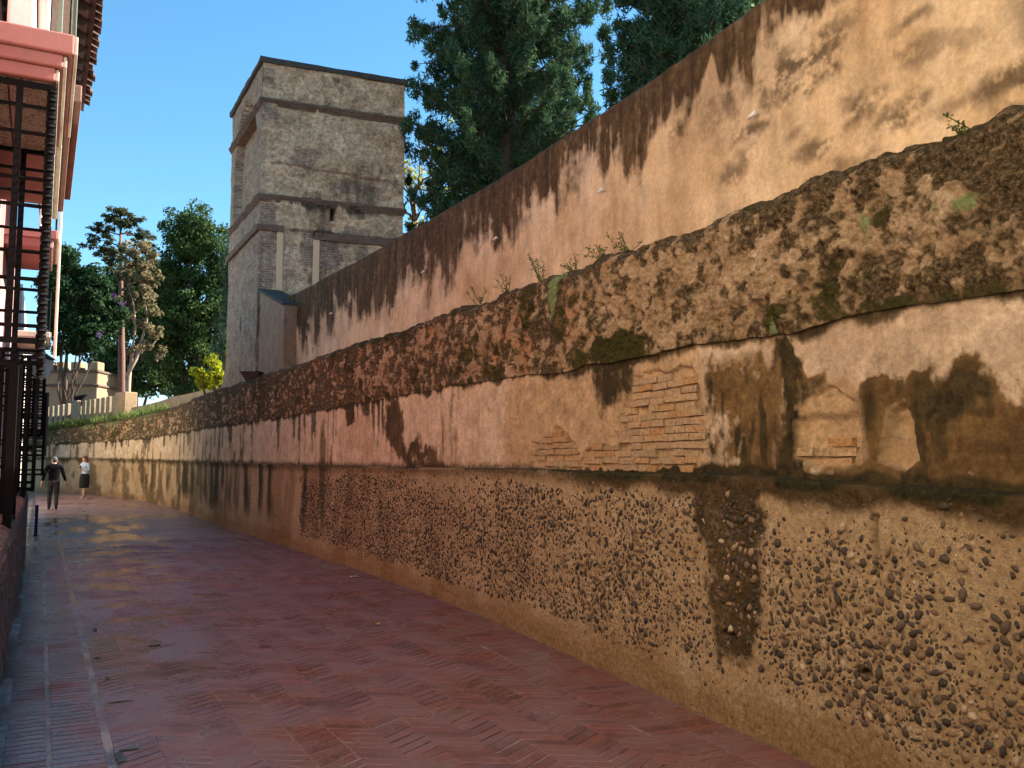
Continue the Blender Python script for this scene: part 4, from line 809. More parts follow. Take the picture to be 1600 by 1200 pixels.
# eaves with rafters and clay tiles
VE, ZE = 0.42, 7.0
m = MB(); m.hexa([uvz(a, b, z) for (b_, off) in ((0, 0), (1, 0.05)) for (a, b, z) in ((6.02, VF - 3, ZE + 1.5 + off), (6.02, VE - 0.06, ZE + off), (14.9, VE - 0.06, ZE + off), (14.9, VF - 3, ZE + 1.5 + off))]); m.build("roof_boarding", M['rafter'], houseA)
for k in range(22):
    u = 6.1 + k * 0.4; m = MB(); m.hexa([uvz(a, b, z) for off in (-0.14, -0.005) for (a, b, z) in ((u, VF - 0.2, ZE + 0.53 + off), (u, VE - 0.14, ZE + 0.02 + off), (u + 0.12, VE - 0.14, ZE + 0.02 + off), (u + 0.12, VF - 0.2, ZE + 0.53 + off))]); m.build("rafter", M['rafter'], houseA)
def tile_mesh(seed):
    rg = np.random.default_rng(seed); V = []; n = 7; L = 0.62
    for y in (0, 1):
        for r in (0.085, 0.068):
            for k in range(n): w = math.pi * k / (n - 1); V.append((math.cos(w) * r, -y * L, math.sin(w) * r * 0.85 + y * 0.25))
    F = [(k, k + 1, 2 * n + k + 1, 2 * n + k) for k in range(n - 1)] + [(n + k + 1, n + k, 3 * n + k, 3 * n + k + 1) for k in range(n - 1)] + [(k + 1, k, n + k, n + k + 1) for k in range(n - 1)]
    me = mesh_np("roof_tile", V, F, {"tint": np.full(len(V), rg.random())}); me.materials.append(M['roof']); return me
tms = [tile_mesh(k) for k in range(5)]
for k in range(44):
    u = 6.1 + k * 0.2; o = link("roof_tile", tms[k % 5]); o.parent = houseA; l = houseA.location; p = uvz(u, VE + random.gauss(0.02, 0.012), ZE + 0.06)
    o.location = (p[0] - l[0], p[1] - l[1], p[2]); o.rotation_euler = (random.gauss(0, 0.02), 0, math.atan2(VD[1], VD[0]) - math.pi / 2)
# canopy over the near window: three stepped slabs, pale edge mouldings, tiled underside
M['weave'] = None
def mat_weave():
    t = NT("brown patterned ceiling tile"); co = t.coord(); n = t.noise(co, 18, 3, 0.6, 2.5); w = t.noise(t.coord(scale=(1, 3, 1)), 40, 3, 0.6, 2.0)
    col = t.ramp(t.math('ADD', t.math('MULTIPLY', n, 0.5), t.math('MULTIPLY', w, 0.5)), [(0.4, (0.015, 0.013, 0.01)), (0.48, (0.12, 0.08, 0.05)), (0.53, (0.42, 0.32, 0.22)), (0.6, (0.05, 0.055, 0.035))]); t.bump(n, 0.5, 0.01); return t.done(col, 0.7, 0.3)
M['weave'] = mat_weave()
def slab(e, u0, u1, steps, mat, mat2, name="balcony"):
    for k, (v1, z0, z1) in enumerate(steps):
        m = MB(); m.boxuv(u0 - 0.03 * k, u1 + 0.03 * k, VF, v1 - 0.02, z0, z1); s = bevelled(m.build(name + "_slab", mat, e), 0.012)
        m = MB(); m.boxuv(u0 - 0.03 * k + 0.012, u1 + 0.03 * k, v1 - 0.019, v1 + 0.004, z0 + 0.006, z1 - 0.006); bevelled(m.build("edge_moulding", mat2, e), 0.006)
slab(houseA, 6.95, 8.7, [(0.0, 4.31, 4.405), (0.045, 4.407, 4.5), (0.11, 4.502, 4.65)], M['pink'], M['cream'], "canopy")
for iu in range(3):
    for iv in range(2):
        m = MB(); a = 7.0 + iu * 0.56; b = VF + 0.02 + iv * 0.3; m.boxuv(a, a + 0.54, b, b + 0.28, 4.285, 4.307); bevelled(m.build("ceiling_tile", M['weave'], houseA), 0.006, 1)
for k, (v0, v1, z0, z1, mt) in enumerate([(-0.06, 0.0, 4.31, 4.405, 'cream'), (-0.02, 0.05, 4.407, 4.5, 'cream'), (0.02, 0.11, 4.502, 4.65, 'oldpink'), (0.04, 0.18, 4.652, 4.8, 'oldpink')]):
    m = MB(); m.boxuv(8.74 if k < 3 else 8.2, 11.4, v0, v1, z0, z1); bevelled(m.build("eaves_moulding", M[mt], houseA), 0.01)
m = MB(); m.boxuv(8.74, 11.38, VF, 0.015, 4.56, 4.65); m.build("balcony_slab", M['oldpink'], houseA)
# glazed bay above the canopy
m = MB(); m.boxuv(7.0, 8.5, -0.34, -0.165, 4.653, 6.2); bevelled(m.build("white_pier", M['white'], houseA), 0.02)
m = MB(); m.boxuv(7.05, 8.5, -0.16, -0.08, 4.95, 6.2); bevelled(m.build("canvas_blind", M['canvas'], houseA), 0.03, 3)
for v in (-0.005, 0.085): m = MB(); m.boxuv(7.02, 7.06, v - 0.016, v + 0.016, 4.653, 6.3); bevelled(m.build("bay_post", M['greenpaint'], houseA), 0.006)
for k in range(6): m = MB(); m.boxuv(7.02 + k * 0.27, 7.05 + k * 0.27, 0.075, 0.098, 4.653, 5.6); m.build("bay_post", M['greenpaint'], houseA)
m = MB(); m.boxuv(7.9, 8.6, -0.07, 0.06, 5.0, 6.3); m.build("brick_pier", M['lowbrick'], houseA)
m = MB(); m.boxuv(7.0, 8.6, 0.07, 0.105, 5.6, 5.66); m.build("bay_rail", M['greenpaint'], houseA)

def twisted(m, p0, p1, r, turns):
    p0, p1 = np.array(p0, float), np.array(p1, float); n = max(8, int(turns * 8)); vs = []
    for i in range(n + 1):
        c = p0 + (p1 - p0) * i / n; w = 2 * math.pi * turns * i / n
        for k in range(4): a = w + k * math.pi / 2; vs.append((c[0] + r * math.cos(a), c[1] + r * math.sin(a), c[2]))
    m.add(vs, [(i * 4 + k, i * 4 + (k + 1) % 4, i * 4 + 4 + (k + 1) % 4, i * 4 + 4 + k) for i in range(n) for k in range(4)])
def cage(e, u0, u1, vo, z0, z1, nb, thick=0.014, corner='post', nz=6):
    """a projecting iron window grille: frame, corner posts, rails and bars"""
    root = MB()
    def hoop(m, z):
        m.boxuv(u0 - 0.02, u1 + 0.02, vo - 0.02, vo + 0.02, z - 0.02, z + 0.02)
        for u in (u0, u1): m.boxuv(u - 0.019, u + 0.019, VF, vo - 0.01, z - 0.019, z + 0.019)
        return m
    g_ = hoop(root, z0).build("window_grille", M['iron'], e)
    def sub(m, nm): o = m.build(nm, M['iron']); o.parent = g_; return o
    sub(hoop(MB(), z1), "top_frame")
    for u in (u0, u1):
        m = MB()
        if corner == 'twist': twisted(m, uvz(u, vo, z0 - 0.12), uvz(u, vo, z1), 0.036, (z1 - z0) * 4.2)
        else: m.boxuv(u - 0.035, u + 0.035, vo - 0.035, vo + 0.035, z0 - 0.03, z1 + 0.02)
        sub(m, "corner_post")
    for k in range(nz):
        z = z0 + (k + 0.5 + (0.16 if k % 2 else -0.1)) * (z1 - z0) / nz; m = MB(); p = [(u0, VF, z), (u0, vo, z), (u1, vo, z), (u1, VF, z)]
        for a, b in zip(p[:-1], p[1:]): m.tube([uvz(*a), uvz(*b)], thick, 6)
        sub(m, "rail")
    for k in range(nb):
        u = u0 + (k + 1) * (u1 - u0) / (nb + 1); m = MB(); m.tube([uvz(u, vo, z0), uvz(u, vo, z1)], thick, 6); sub(m, "bar")
    for u in (u0, u1):
        m = MB(); v = (vo + VF) / 2 + 0.09; m.boxuv(u - 0.016, u + 0.016, v - 0.022, v + 0.022, z0, z1); sub(m, "bar")
    return g_
cage(houseA, 7.0, 8.55, -0.035, 2.45, 4.27, 3, 0.014, 'twist', 7)
cage(houseA, 9.15, 10.7, -0.245, 1.06, 2.62, 4, 0.012, 'post', 5)
cage(houseB, 17.0, 18.7, -0.245, 1.06, 3.4, 5, 0.014, 'post', 6)
cage(houseB, 21.3, 22.9, -0.13, 1.06, 3.6, 7, 0.018, 'post', 7)
cage(houseB, 24.2, 25.6, 0.0, 2.3, 3.7, 6, 0.02, 'post', 5)
cage(houseC, 28.8, 30.4, 0.05, 1.3, 3.6, 6, 0.022, 'post', 7)
cage(houseC, 32.8, 34.4, 0.12, 1.9, 3.9, 6, 0.022, 'post', 6)
# balcony of the second house with a bulging white blind
slab(houseB, 15.0, 16.9, [(0.03, 4.85, 4.98), (0.10, 4.982, 5.12)], M['pink'], M['cream'])
m = MB()
for i in range(9):
    w = math.pi * 0.5 * i / 8; m.cur = 0.5
prof = [(-0.55, 6.5), (-0.36, 6.35), (-0.2, 6.05), (-0.13, 5.6), (-0.14, 5.2)]
P = [uvz(u, v, z) for u in (15.1, 16.8) for v, z in prof] + [uvz(u, v - 0.03, z - 0.02) for u in (15.1, 16.8) for v, z in prof]; n = len(prof)
m.add(P, [(i, i + 1, n + i + 1, n + i) for i in range(n - 1)] + [(2 * n + i + 1, 2 * n + i, 3 * n + i, 3 * n + i + 1) for i in range(n - 1)] + [(i + 1, i, 2 * n + i, 2 * n + i + 1) for i in range(n - 1)]); m.build("canvas_blind", M['canvas'], houseB, True)
m = MB(); m.boxuv(15.05, 15.08, VF, 0.07, 6.0, 6.04); m.boxuv(15.05, 16.85, 0.05, 0.08, 6.0, 6.04)
m.build("balcony_rail", M['iron'], houseB)
for k in range(12): m = MB(); u = 15.06 + k * 0.16; m.tube([uvz(u, 0.065, 5.12), uvz(u, 0.065, 6.0)], 0.012, 5); m.build("baluster", M['iron'], houseB)
m = MB(); m.tube([uvz(15.2, 0.12, 3.2), uvz(15.2, 0.12, 6.05)], 0.022, 6); m.build("downpipe", M['cream'], houseB)
slab(houseB, 20.9, 23.2, [(-0.02, 4.1, 4.22), (0.08, 4.222, 4.34)], M['cream'], M['cream'])
m = MB(); m.boxuv(20.95, 23.1, 0.03, 0.06, 5.2, 5.24); m.boxuv(20.95, 20.98, VF, 0.04, 5.2, 5.24); m.build("balcony_rail", M['iron'], houseB)
for k in range(14): m = MB(); u = 20.98 + k * 0.16; m.tube([uvz(u, 0.045, 4.34), uvz(u, 0.045, 5.2)], 0.012, 5); m.build("baluster", M['iron'], houseB)
# street lantern bracketed to the second house
ln = empty("wall_lantern", uvz(19.4, VF, 3.6), "small black lantern bracketed to the second pink house", "lamp")
m = MB(); m.tube([uvz(19.4, VF, 3.5), uvz(19.4, -0.05, 3.75)], 0.015); m.build("bracket", M['iron'], ln)
m = MB(); c = uvz(19.4, -0.05, 3.45); m.hexa([(c[0] + a * s_, c[1] + b * s_, c[2] + z) for z, s_ in ((-0.2, 0.09), (0.15, 0.15)) for a, b in ((-1, -1), (1, -1), (1, 1), (-1, 1))]); m.build("lamp_glass", M['cream'], ln)
m = MB(); m.add([(c[0] + a * 0.18, c[1] + b * 0.18, c[2] + 0.16) for a, b in ((-1, -1), (1, -1), (1, 1), (-1, 1))] + [(c[0], c[1], c[2] + 0.32)], [(0, 1, 4), (1, 2, 4), (2, 3, 4), (3, 0, 4), (3, 2, 1, 0)]); m.build("lamp_cap", M['iron'], ln)

# low brick wall in front of the houses, rounded coping of upright bricks
low = empty("low_wall", uvz(5.0, -0.3, 0), "low brown brick wall with rounded coping along the left houses", "wall")
m = MB(); m.boxuv(-8, 20.4, VF + 0.01, -0.215, -0.1, 0.99); m.build("mortar_core", simple("grey wall mortar", (0.2, 0.16, 0.13), 0.3, 10, 0.9), low)
V = []; Tn = []; nco = 15; ch = 0.98 / nco
for r_ in range(nco):
    u = 1.0 + (0.13 if r_ % 2 else 0)
    while u < 20.2:
        o_ = -0.19 + rng.normal(0, 0.004); z = r_ * ch + 0.006; V.append([uvz(a, b, zz) for zz in (z, z + ch - 0.011) for (a, b) in ((u, -0.25), (u, o_), (u + 0.245, o_), (u + 0.245, -0.25))]); Tn.append(rng.random()); u += 0.257
V = np.array(V); n = len(V); HF = np.array([(0, 3, 2, 1), (4, 5, 6, 7), (0, 1, 5, 4), (1, 2, 6, 5), (2, 3, 7, 6), (3, 0, 4, 7)])
o = link("brick_courses", mesh_np("brick_courses", V.reshape(-1, 3), (HF[None] + (np.arange(n) * 8)[:, None, None]).reshape(-1, 4), {"tint": np.repeat(Tn, 8)}), M['lowbrick']); unparent_inverse(o, low); o["kind"] = "stuff"
def cope_mesh(seed):
    rg = np.random.default_rng(seed); n = 8; V = []
    for y in (-0.027, 0.027):
        for k in range(n): w = math.pi * k / (n - 1); V.append((math.cos(w) * 0.215 + rg.normal(0, 0.003), y, math.sin(w) * 0.12 + rg.normal(0, 0.003)))
    F = [(k, k + 1, n + k + 1, n + k) for k in range(n - 1)]
    me = bpy.data.meshes.new("coping_brick"); me.from_pydata([tuple(map(float, p)) for p in V], [], F + [tuple(range(n))[::-1], tuple(range(n, 2 * n)), (0, n, 2 * n - 1, n - 1)]); a = me.attributes.new("tint", 'FLOAT', 'POINT'); a.data.foreach_set("value", np.full(2 * n, rg.random(), np.float32)); me.materials.append(M['lowbrick']); return me
cms = [cope_mesh(k) for k in range(6)]; l = low.location
for k in range(230):
    u = 5.9 + k * 0.063; p = uvz(u, -0.405, 0.97 + random.gauss(0, 0.003)); o = link("coping_brick", cms[k % 6]); o.parent = low; o.location = (p[0] - l[0], p[1] - l[1], p[2]); o.rotation_euler = (random.gauss(0, 0.02), 0, math.atan2(VD[1], VD[0]))
# blue post at the end of the low wall
u, v = upx(55.5, 838); bo = empty("bollard", uvz(u, v, 0), "slim blue painted post against the end of the low brick wall", "bollard")
m = MB(); p = uvz(u, v, 0); m.tube([(p[0], p[1], 0), (p[0], p[1], 0.62)], 0.035, 10); m.tube([(p[0], p[1], 0.62), (p[0], p[1], 0.68), (p[0], p[1], 0.70)], [0.042, 0.035, 0.018], 10); m.build("shaft", M['blue'], bo)
m = MB(); m.tube([(p[0], p[1], 0), (p[0], p[1], 0.03)], 0.075, 10); m.build("base_ring", M['blue'], bo)

# ------------------------------------------------------------------ trees and plants
def mat_leaf(name, dark, light, trans=0.3, rough=0.55):
    t = NT(name); f = t.attr("tint").outputs["Fac"]; co = t.coord(); n = t.noise(co, 1.1, 4, 0.6)
    col = t.mix(t.rng(t.math('ADD', t.math('MULTIPLY', f, 0.6), t.math('MULTIPLY', n, 0.4)), 0.25, 0.75), dark, light)
    t.done(col, 0.85, 0.08); tr = t.n("ShaderNodeBsdfTranslucent", {0: t.mix(0.5, col, light)}); mx = t.n("ShaderNodeMixShader", {0: trans, 1: t.p.outputs[0], 2: tr.outputs[0]})
    t.t.links.new(mx.outputs[0], t.out.inputs[0]); return t.m
M['bark'] = simple("brown bark", (0.1, 0.065, 0.045), 0.4, 5, 0.9, 0.8, 0.03)
M['palebark'] = simple("pale bark", (0.32, 0.24, 0.18), 0.3, 5, 0.9, 0.6, 0.02)
M['cypress'] = mat_leaf("cypress foliage", (0.026, 0.066, 0.044), (0.085, 0.145, 0.062), 0.2)
M['cypress2'] = mat_leaf("dense cypress foliage", (0.022, 0.06, 0.038), (0.07, 0.13, 0.06), 0.2)
M['magnolia'] = mat_leaf("glossy evergreen leaves", (0.022, 0.055, 0.022), (0.085, 0.135, 0.035), 0.2, 0.4)
M['pine'] = mat_leaf("sparse conifer needles", (0.03, 0.05, 0.025), (0.1, 0.1, 0.045), 0.25)
M['dry'] = mat_leaf("dry pinkish leaves", (0.07, 0.085, 0.035), (0.3, 0.23, 0.13), 0.3)
M['lime'] = mat_leaf("yellow green leaves", (0.13, 0.17, 0.015), (0.42, 0.42, 0.03), 0.5)
M['ivy'] = mat_leaf("dark bougainvillea leaves", (0.012, 0.03, 0.014), (0.035, 0.07, 0.025), 0.2)
M['bract'] = mat_leaf("purple bracts", (0.07, 0.03, 0.11), (0.14, 0.055, 0.2), 0.3)
M['grass'] = mat_leaf("wall weeds", (0.05, 0.08, 0.02), (0.16, 0.2, 0.06), 0.3)
def leaves(C, Rr, per, size, seed, flat=0.0, up=0.0, aspect=0.5, shell=0.6):
    """leaf-sized faces through clumps: C centres, Rr radii (n,3)"""
    rg = np.random.default_rng(seed); C = np.repeat(np.asarray(C, float), per, 0); Rr = np.repeat(np.asarray(Rr, float), per, 0); n = len(C)
    d = rg.standard_normal((n, 3)); d /= np.linalg.norm(d, axis=1, keepdims=True); r = rg.random((n, 1)) ** shell
    P = C + d * r * Rr; nrm = d * 0.7 + 0.8 * rg.standard_normal((n, 3)); nrm[:, 2] += flat; nrm /= np.linalg.norm(nrm, axis=1, keepdims=True)
    a = rg.standard_normal((n, 3)) + d * 0.8; a[:, 2] += up; a -= nrm * (a * nrm).sum(1, keepdims=True); a /= np.linalg.norm(a, axis=1, keepdims=True); b = np.cross(nrm, a)
    s = size * rg.uniform(0.6, 1.35, (n, 1)); V = np.stack([P - a * s, P + b * s * aspect - nrm * s * 0.1, P + a * s, P - b * s * aspect - nrm * s * 0.1], 1).reshape(-1, 3)
    return V, np.arange(4 * n).reshape(-1, 4), np.repeat(np.clip(0.5 + 0.25 * rg.standard_normal(n), 0, 1), 4)
def merge(parts):
    V, F, T_, k = [], [], [], 0
    for v, f, t in parts: V.append(v); F.append(f + k); T_.append(t); k += len(v)
    return np.concatenate(V), np.concatenate(F), np.concatenate(T_)
def crown(name, parts, mat, parent):
    V, F, t = merge(parts); return unparent_inverse(link(name, mesh_np(name, V, F, {"tint": t}), mat), parent)
def limb(m, p0, p1, r0, r1, wob=0.1, n=5, rg=random):
    p0, p1 = np.array(p0, float), np.array(p1, float); L = np.linalg.norm(p1 - p0); pts = [p0 + (p1 - p0) * i / n + (np.array([rg.gauss(0, 1), rg.gauss(0, 1), rg.gauss(0, 1)]) * wob * L / n if 0 < i < n else 0) for i in range(n + 1)]
    m.tube(pts, [r0 + (r1 - r0) * i / n for i in range(n + 1)], 7); return pts

def conifer(name, label, base, height, prof, nl, mat, seed, tuft=0.42, per=150, leaf=0.1, gap=0.0, z_lo=3.0, bark='bark', droop=0.0, cat="tree"):
    rg = np.random.default_rng(seed); e = empty(name, tuple(base), label, cat); b = np.array(base, float)
    m = MB(); m.tube([b, b + (0.05, 0, height * 0.35), b + (-0.08, 0.05, height * 0.7), b + (0, 0, height * 0.98)], [0.02 * height ** 0.9 + 0.1, 0.015 * height + 0.08, 0.07, 0.015], 8); m.build("trunk", M[bark], e, True)
    C, Rr, lm = [], [], MB(); random.seed(seed)
    for k in range(nl):
        h = z_lo + (height - z_lo) * (k + rg.random()) / nl; L = prof((h - z_lo) / (height - z_lo)) * rg.uniform(0.72, 1.1); w = k * 2.4 + rg.normal(0, 0.35)
        if rg.random() < gap: continue
        d = np.array([math.cos(w), math.sin(w), 0.25 - droop]); p0 = b + (0, 0, h - 0.2 * L); p1 = p0 + d * L
        limb(lm, p0, p1, 0.03 + 0.012 * L, 0.008, 0.12)
        nt = max(2, int(L / (tuft * 0.72)))
        for j in range(nt):
            f = 0.18 + 0.85 * (j + rg.random()) / nt; c = p0 + d * L * f + rg.normal(0, 0.13 * tuft / 0.42, 3); s = tuft * rg.uniform(0.6, 1.15) * (1.15 - 0.45 * f); C.append(c); Rr.append((s * 0.85, s * 0.85, s * rg.uniform(0.9, 1.5)))
    lm.build("limbs", M[bark], e, True)
    crown("crown", [leaves(C, Rr, per, leaf, seed + 1, 0.0, 0.9, 0.2)], mat, e); return e
def base_at(px, D, z=0.0): p = at_depth(px, 725, D); return (p[0], p[1], z)

conifer("cypress_tree", "big open-branched dark conifer rising beside the tower behind the stucco wall", base_at(792, 27), 26.0, lambda t: 3.55 * min(1, (1 - t) * 1.9 + 0.06) * (0.9 + 0.1 * math.sin(t * 25)), 420, M['cypress'], 5, 0.36, 88, 0.105, 0.0, 4.6)
conifer("cypress_tree", "dense dark cypress at the top centre, above the crest of the stucco wall", base_at(1078, 22), 22.0, lambda t: 2.05 * min(1, (1 - t) * 1.6 + 0.1), 420, M['cypress2'], 7, 0.34, 105, 0.094, 0.0, 5.5)
conifer("cypress_tree", "slim blue green cypress rising close to the left side of the tower", base_at(352, 40), 11.3, lambda t: 1.1 * min(1, (1 - t) * 1.3 + 0.06), 80, simple and mat_leaf("blue green cypress foliage", (0.03, 0.065, 0.045), (0.075, 0.12, 0.07), 0.2), 9, 0.34, 100, 0.09, 0.0, 1.5)
def broadleaf(name, label, base, blobs, per, leaf, mat, seed, trunk_r=0.25, bark='bark', clump=(0.5, 0.8), ncl=60, shell=0.35, aspect=0.5):
    """blobs: (centre, radii) ellipsoids filled with leaf clumps near their surface"""
    rg = np.random.default_rng(seed); random.seed(seed); e = empty(name, tuple(base), label, "tree"); b = np.array(base, float)
    C, Rr, lm = [], [], MB()
    top = max(c[2] for c, r in blobs); m = MB(); m.tube([b, b + (0.1, 0, top * 0.3), b + (0, 0.1, top * 0.75)], [trunk_r * 1.2, trunk_r, trunk_r * 0.4], 8); m.build("trunk", M[bark], e, True)
    for c, r in blobs:
        c, r = np.array(c, float), np.array(r, float); limb(lm, b + (0, 0, c[2] * 0.4), c, trunk_r * 0.5, 0.03)
        k = int(ncl * (r[0] * r[2] / 2.0)) + 6; d = rg.standard_normal((k, 3)); d /= np.linalg.norm(d, axis=1, keepdims=True); q = c + d * r * (rg.random((k, 1)) ** 0.4) * 0.95; C += list(q)
        s = rg.uniform(*clump, (k, 1)); Rr += list(s * np.array([1, 1, 0.75]))
        for j in range(0, k, 7): limb(lm, c, q[j], 0.035, 0.01)
    lm.build("limbs", M[bark], e, True); crown("crown", [leaves(C, Rr, per, leaf, seed + 1, 0.3, 0.0, aspect, shell)], mat, e); return e
def blob_px(D, items):
    out = []
    for (x, y, rx, ry) in items: c = at_depth(x, y, D); k = D / F_PX; out.append(((c[0], c[1] + random.uniform(-0.8, 0.8), c[2]), (rx * k, rx * k * 0.9, ry * k)))
    return out
broadleaf("evergreen_tree", "tall dense dark green tree with rounded top, left of the tower", base_at(298, 56), blob_px(56, [(302, 366, 42, 50), (276, 415, 36, 56), (336, 410, 36, 62), (298, 480, 60, 60), (275, 540, 50, 50), (322, 560, 50, 50), (300, 600, 60, 30), (258, 450, 22, 50), (345, 470, 26, 60), (262, 500, 30, 60)]), 110, 0.105, M['magnolia'], 21, 0.35, 'bark', (0.4, 0.75), 34)
broadleaf("evergreen_tree", "shadowy dark trees massed behind the thin pine trunk", base_at(205, 66), blob_px(66, [(165, 490, 36, 60), (222, 470, 36, 70), (195, 455, 30, 50), (245, 480, 24, 60), (250, 545, 34, 50), (180, 570, 44, 40), (235, 590, 45, 34), (130, 500, 30, 50)]), 60, 0.2, M['magnolia'], 23, 0.3, 'bark', (0.5, 0.9), 22)
# thin tall pine with tiers to the left
def thin_pine():
    b = np.array(base_at(190, 50)); rg = np.random.default_rng(31); random.seed(31); e = empty("pine_tree", tuple(b), "thin tall conifer with sparse tiered top and long bare trunk", "tree")
    top = at_depth(188, 322, 50); m = MB(); m.tube([b, at_depth(190, 560, 50), at_depth(189, 450, 50), top], [0.24, 0.2, 0.13, 0.03], 8); m.build("trunk", simple("reddish pine bark", (0.17, 0.09, 0.065), 0.3, 6, 0.9, 0.7, 0.03), e, True)
    lm = MB(); C, Rr = [], []
    for (y, x, r) in [(330, 190, 10), (340, 176, 12), (345, 205, 13), (362, 166, 12), (360, 210, 15), (378, 160, 20), (385, 152, 9), (380, 212, 16), (395, 225, 16), (352, 190, 14), (402, 170, 18), (398, 200, 16), (415, 232, 14), (425, 180, 14)]:
        c = at_depth(x, y, 50) + np.array([0, rg.normal(0, 0.7), 0]); limb(lm, at_depth(189, y + 6, 50), c, 0.05, 0.015)
        for j in range(9): C.append(c + rg.normal(0, 1, 3) * np.array([r * 0.026, 0.3, r * 0.011])); Rr.append(np.array([0.3, 0.3, 0.17]) * rg.uniform(0.7, 1.2))
    lm.build("limbs", M['bark'], e, True); crown("crown", [leaves(C, Rr, 45, 0.13, 32, 0.6, 0, 0.35)], M['pine'], e)
thin_pine()
def dry_tree():
    D = 48; b = np.array(base_at(200, D)); rg = np.random.default_rng(41); random.seed(41); e = empty("dry_leaf_tree", tuple(b), "tree with forked pale limbs and dry pinkish leaves beside the pine trunk", "tree")
    m = MB(); m.tube([b, at_depth(200, 610, D), at_depth(203, 570, D)], [0.17, 0.14, 0.11], 8); m.build("trunk", M['palebark'], e, True)
    P = lambda *a: [at_depth(x, y, D) + np.array([0, rg.normal(0, 0.3), 0]) for x, y in a]
    for a, r in ((P((202, 590), (212, 560), (222, 530), (228, 500), (232, 470)), [0.1, 0.09, 0.07, 0.05, 0.02]), (P((200, 575), (206, 545), (216, 515), (214, 480), (206, 450)), [0.1, 0.08, 0.07, 0.05, 0.02]), (P((215, 555), (232, 540), (243, 528)), [0.05, 0.04, 0.02])): lm = MB(); lm.tube(a, r, 6); lm.build("limb", M['palebark'], e, True)
    C, Rr = [], []
    for (x, y, r, k) in [(205, 400, 20, 12), (228, 410, 16, 10), (215, 430, 26, 16), (240, 430, 10, 8), (205, 455, 24, 14), (232, 460, 14, 10), (195, 430, 14, 9), (238, 490, 9, 7), (225, 505, 9, 6), (242, 520, 8, 6), (198, 490, 9, 6), (250, 548, 7, 4), (210, 545, 7, 4), (230, 540, 6, 4), (195, 470, 16, 9), (230, 385, 14, 6)]:
        c = at_depth(x, y, D)
        for j in range(k): C.append(c + rg.normal(0, 1, 3) * np.array([r, 14, r]) * 0.5 * D / F_PX); Rr.append(np.array([0.24, 0.24, 0.2]) * rg.uniform(0.7, 1.3))
    crown("crown", [leaves(C, Rr, 32, 0.12, 42, 0.2, 0, 0.55)], M['dry'], e)
dry_tree()
broadleaf("lime_shrub", "bright yellow green leafy shrub at the foot of the tower", base_at(335, 30), blob_px(30, [(338, 568, 12, 16), (320, 586, 14, 10), (346, 590, 12, 14), (352, 545, 5, 14), (332, 600, 24, 8), (312, 596, 8, 8)]), 42, 0.065, M['lime'], 51, 0.08, 'bark', (0.12, 0.22), 160)
# bougainvillea hanging over the street from the far left garden
bv = broadleaf("bougainvillea", "dark bougainvillea mass with purple blossom at the far left, above the street end", base_at(95, 46), blob_px(46, [(120, 440, 34, 40), (150, 460, 32, 44), (110, 490, 30, 56), (148, 515, 36, 40), (125, 535, 36, 28), (170, 485, 18, 34), (95, 450, 22, 56), (115, 405, 18, 18)]), 75, 0.12, M['ivy'], 61, 0.1, 'bark', (0.3, 0.55), 40)
rg = np.random.default_rng(62); C = [at_depth(x, y, 44.6) + rg.normal(0, 0.18, 3) for x, y in ((184, 462), (161, 520), (187, 474)) for _ in range(2)]
crown("blossom", [leaves(C, np.full((len(C), 3), 0.2), 12, 0.06, 63)], M['bract'], bv)
# bare autumn tree between tower and conifer
def bare_tree():
    D = 30; rg = random.Random(71); b = np.array(base_at(655, D)); e = empty("bare_tree", tuple(b), "nearly bare tree with few yellow leaves between tower and big conifer", "tree")
    m = MB(); m.tube([b, at_depth(652, 420, D), at_depth(648, 345, D)], [0.16, 0.12, 0.1], 8); m.build("trunk", M['palebark'], e, True); lm = MB(); tips = []
    def grow(p, d, L, r, k):
        p1 = p + d * L; limb(lm, p, p1, r, r * 0.6, 0.15, 3, rg); tips.append(p1)
        if k == 0: return
        for _ in range(3 if k > 1 else 2):
            nd = d + np.array([rg.gauss(0, 0.55), rg.gauss(0, 0.4), rg.gauss(0.1, 0.4)]); nd /= np.linalg.norm(nd); grow(p1, nd, L * rg.uniform(0.62, 0.85), r * 0.6, k - 1)
    for x, y in ((640, 300), (668, 310), (655, 280), (632, 330)):
        s = at_depth(648, 345, D); d = at_depth(x, y, D) - s; L = np.linalg.norm(d); grow(s, d / L, L * 0.8, 0.07, 4)
    lm.build("limbs", M['palebark'], e, True)
    C = [t for t in tips if rg.random() < 0.16] + [at_depth(x, y, D) for x, y in ((688, 215), (687, 235), (690, 245), (683, 285), (690, 300), (640, 350), (700, 190), (660, 345), (682, 270))]
    crown("crown", [leaves(C, np.full((len(C), 3), 0.22), 16, 0.075, 72)], M['lime'], e)
bare_tree()
broadleaf("pale_leaf_tree", "pale green leafy tree peeping over the wall top beside the dense cypress", base_at(1172, 30), blob_px(30, [(1165, 20, 20, 26), (1182, -10, 26, 30), (1150, -20, 20, 24)]), 45, 0.1, mat_leaf("pale green leaves", (0.12, 0.16, 0.06), (0.35, 0.4, 0.2), 0.5), 81, 0.15, 'palebark', (0.2, 0.35), 50)  # pale green leaf colour
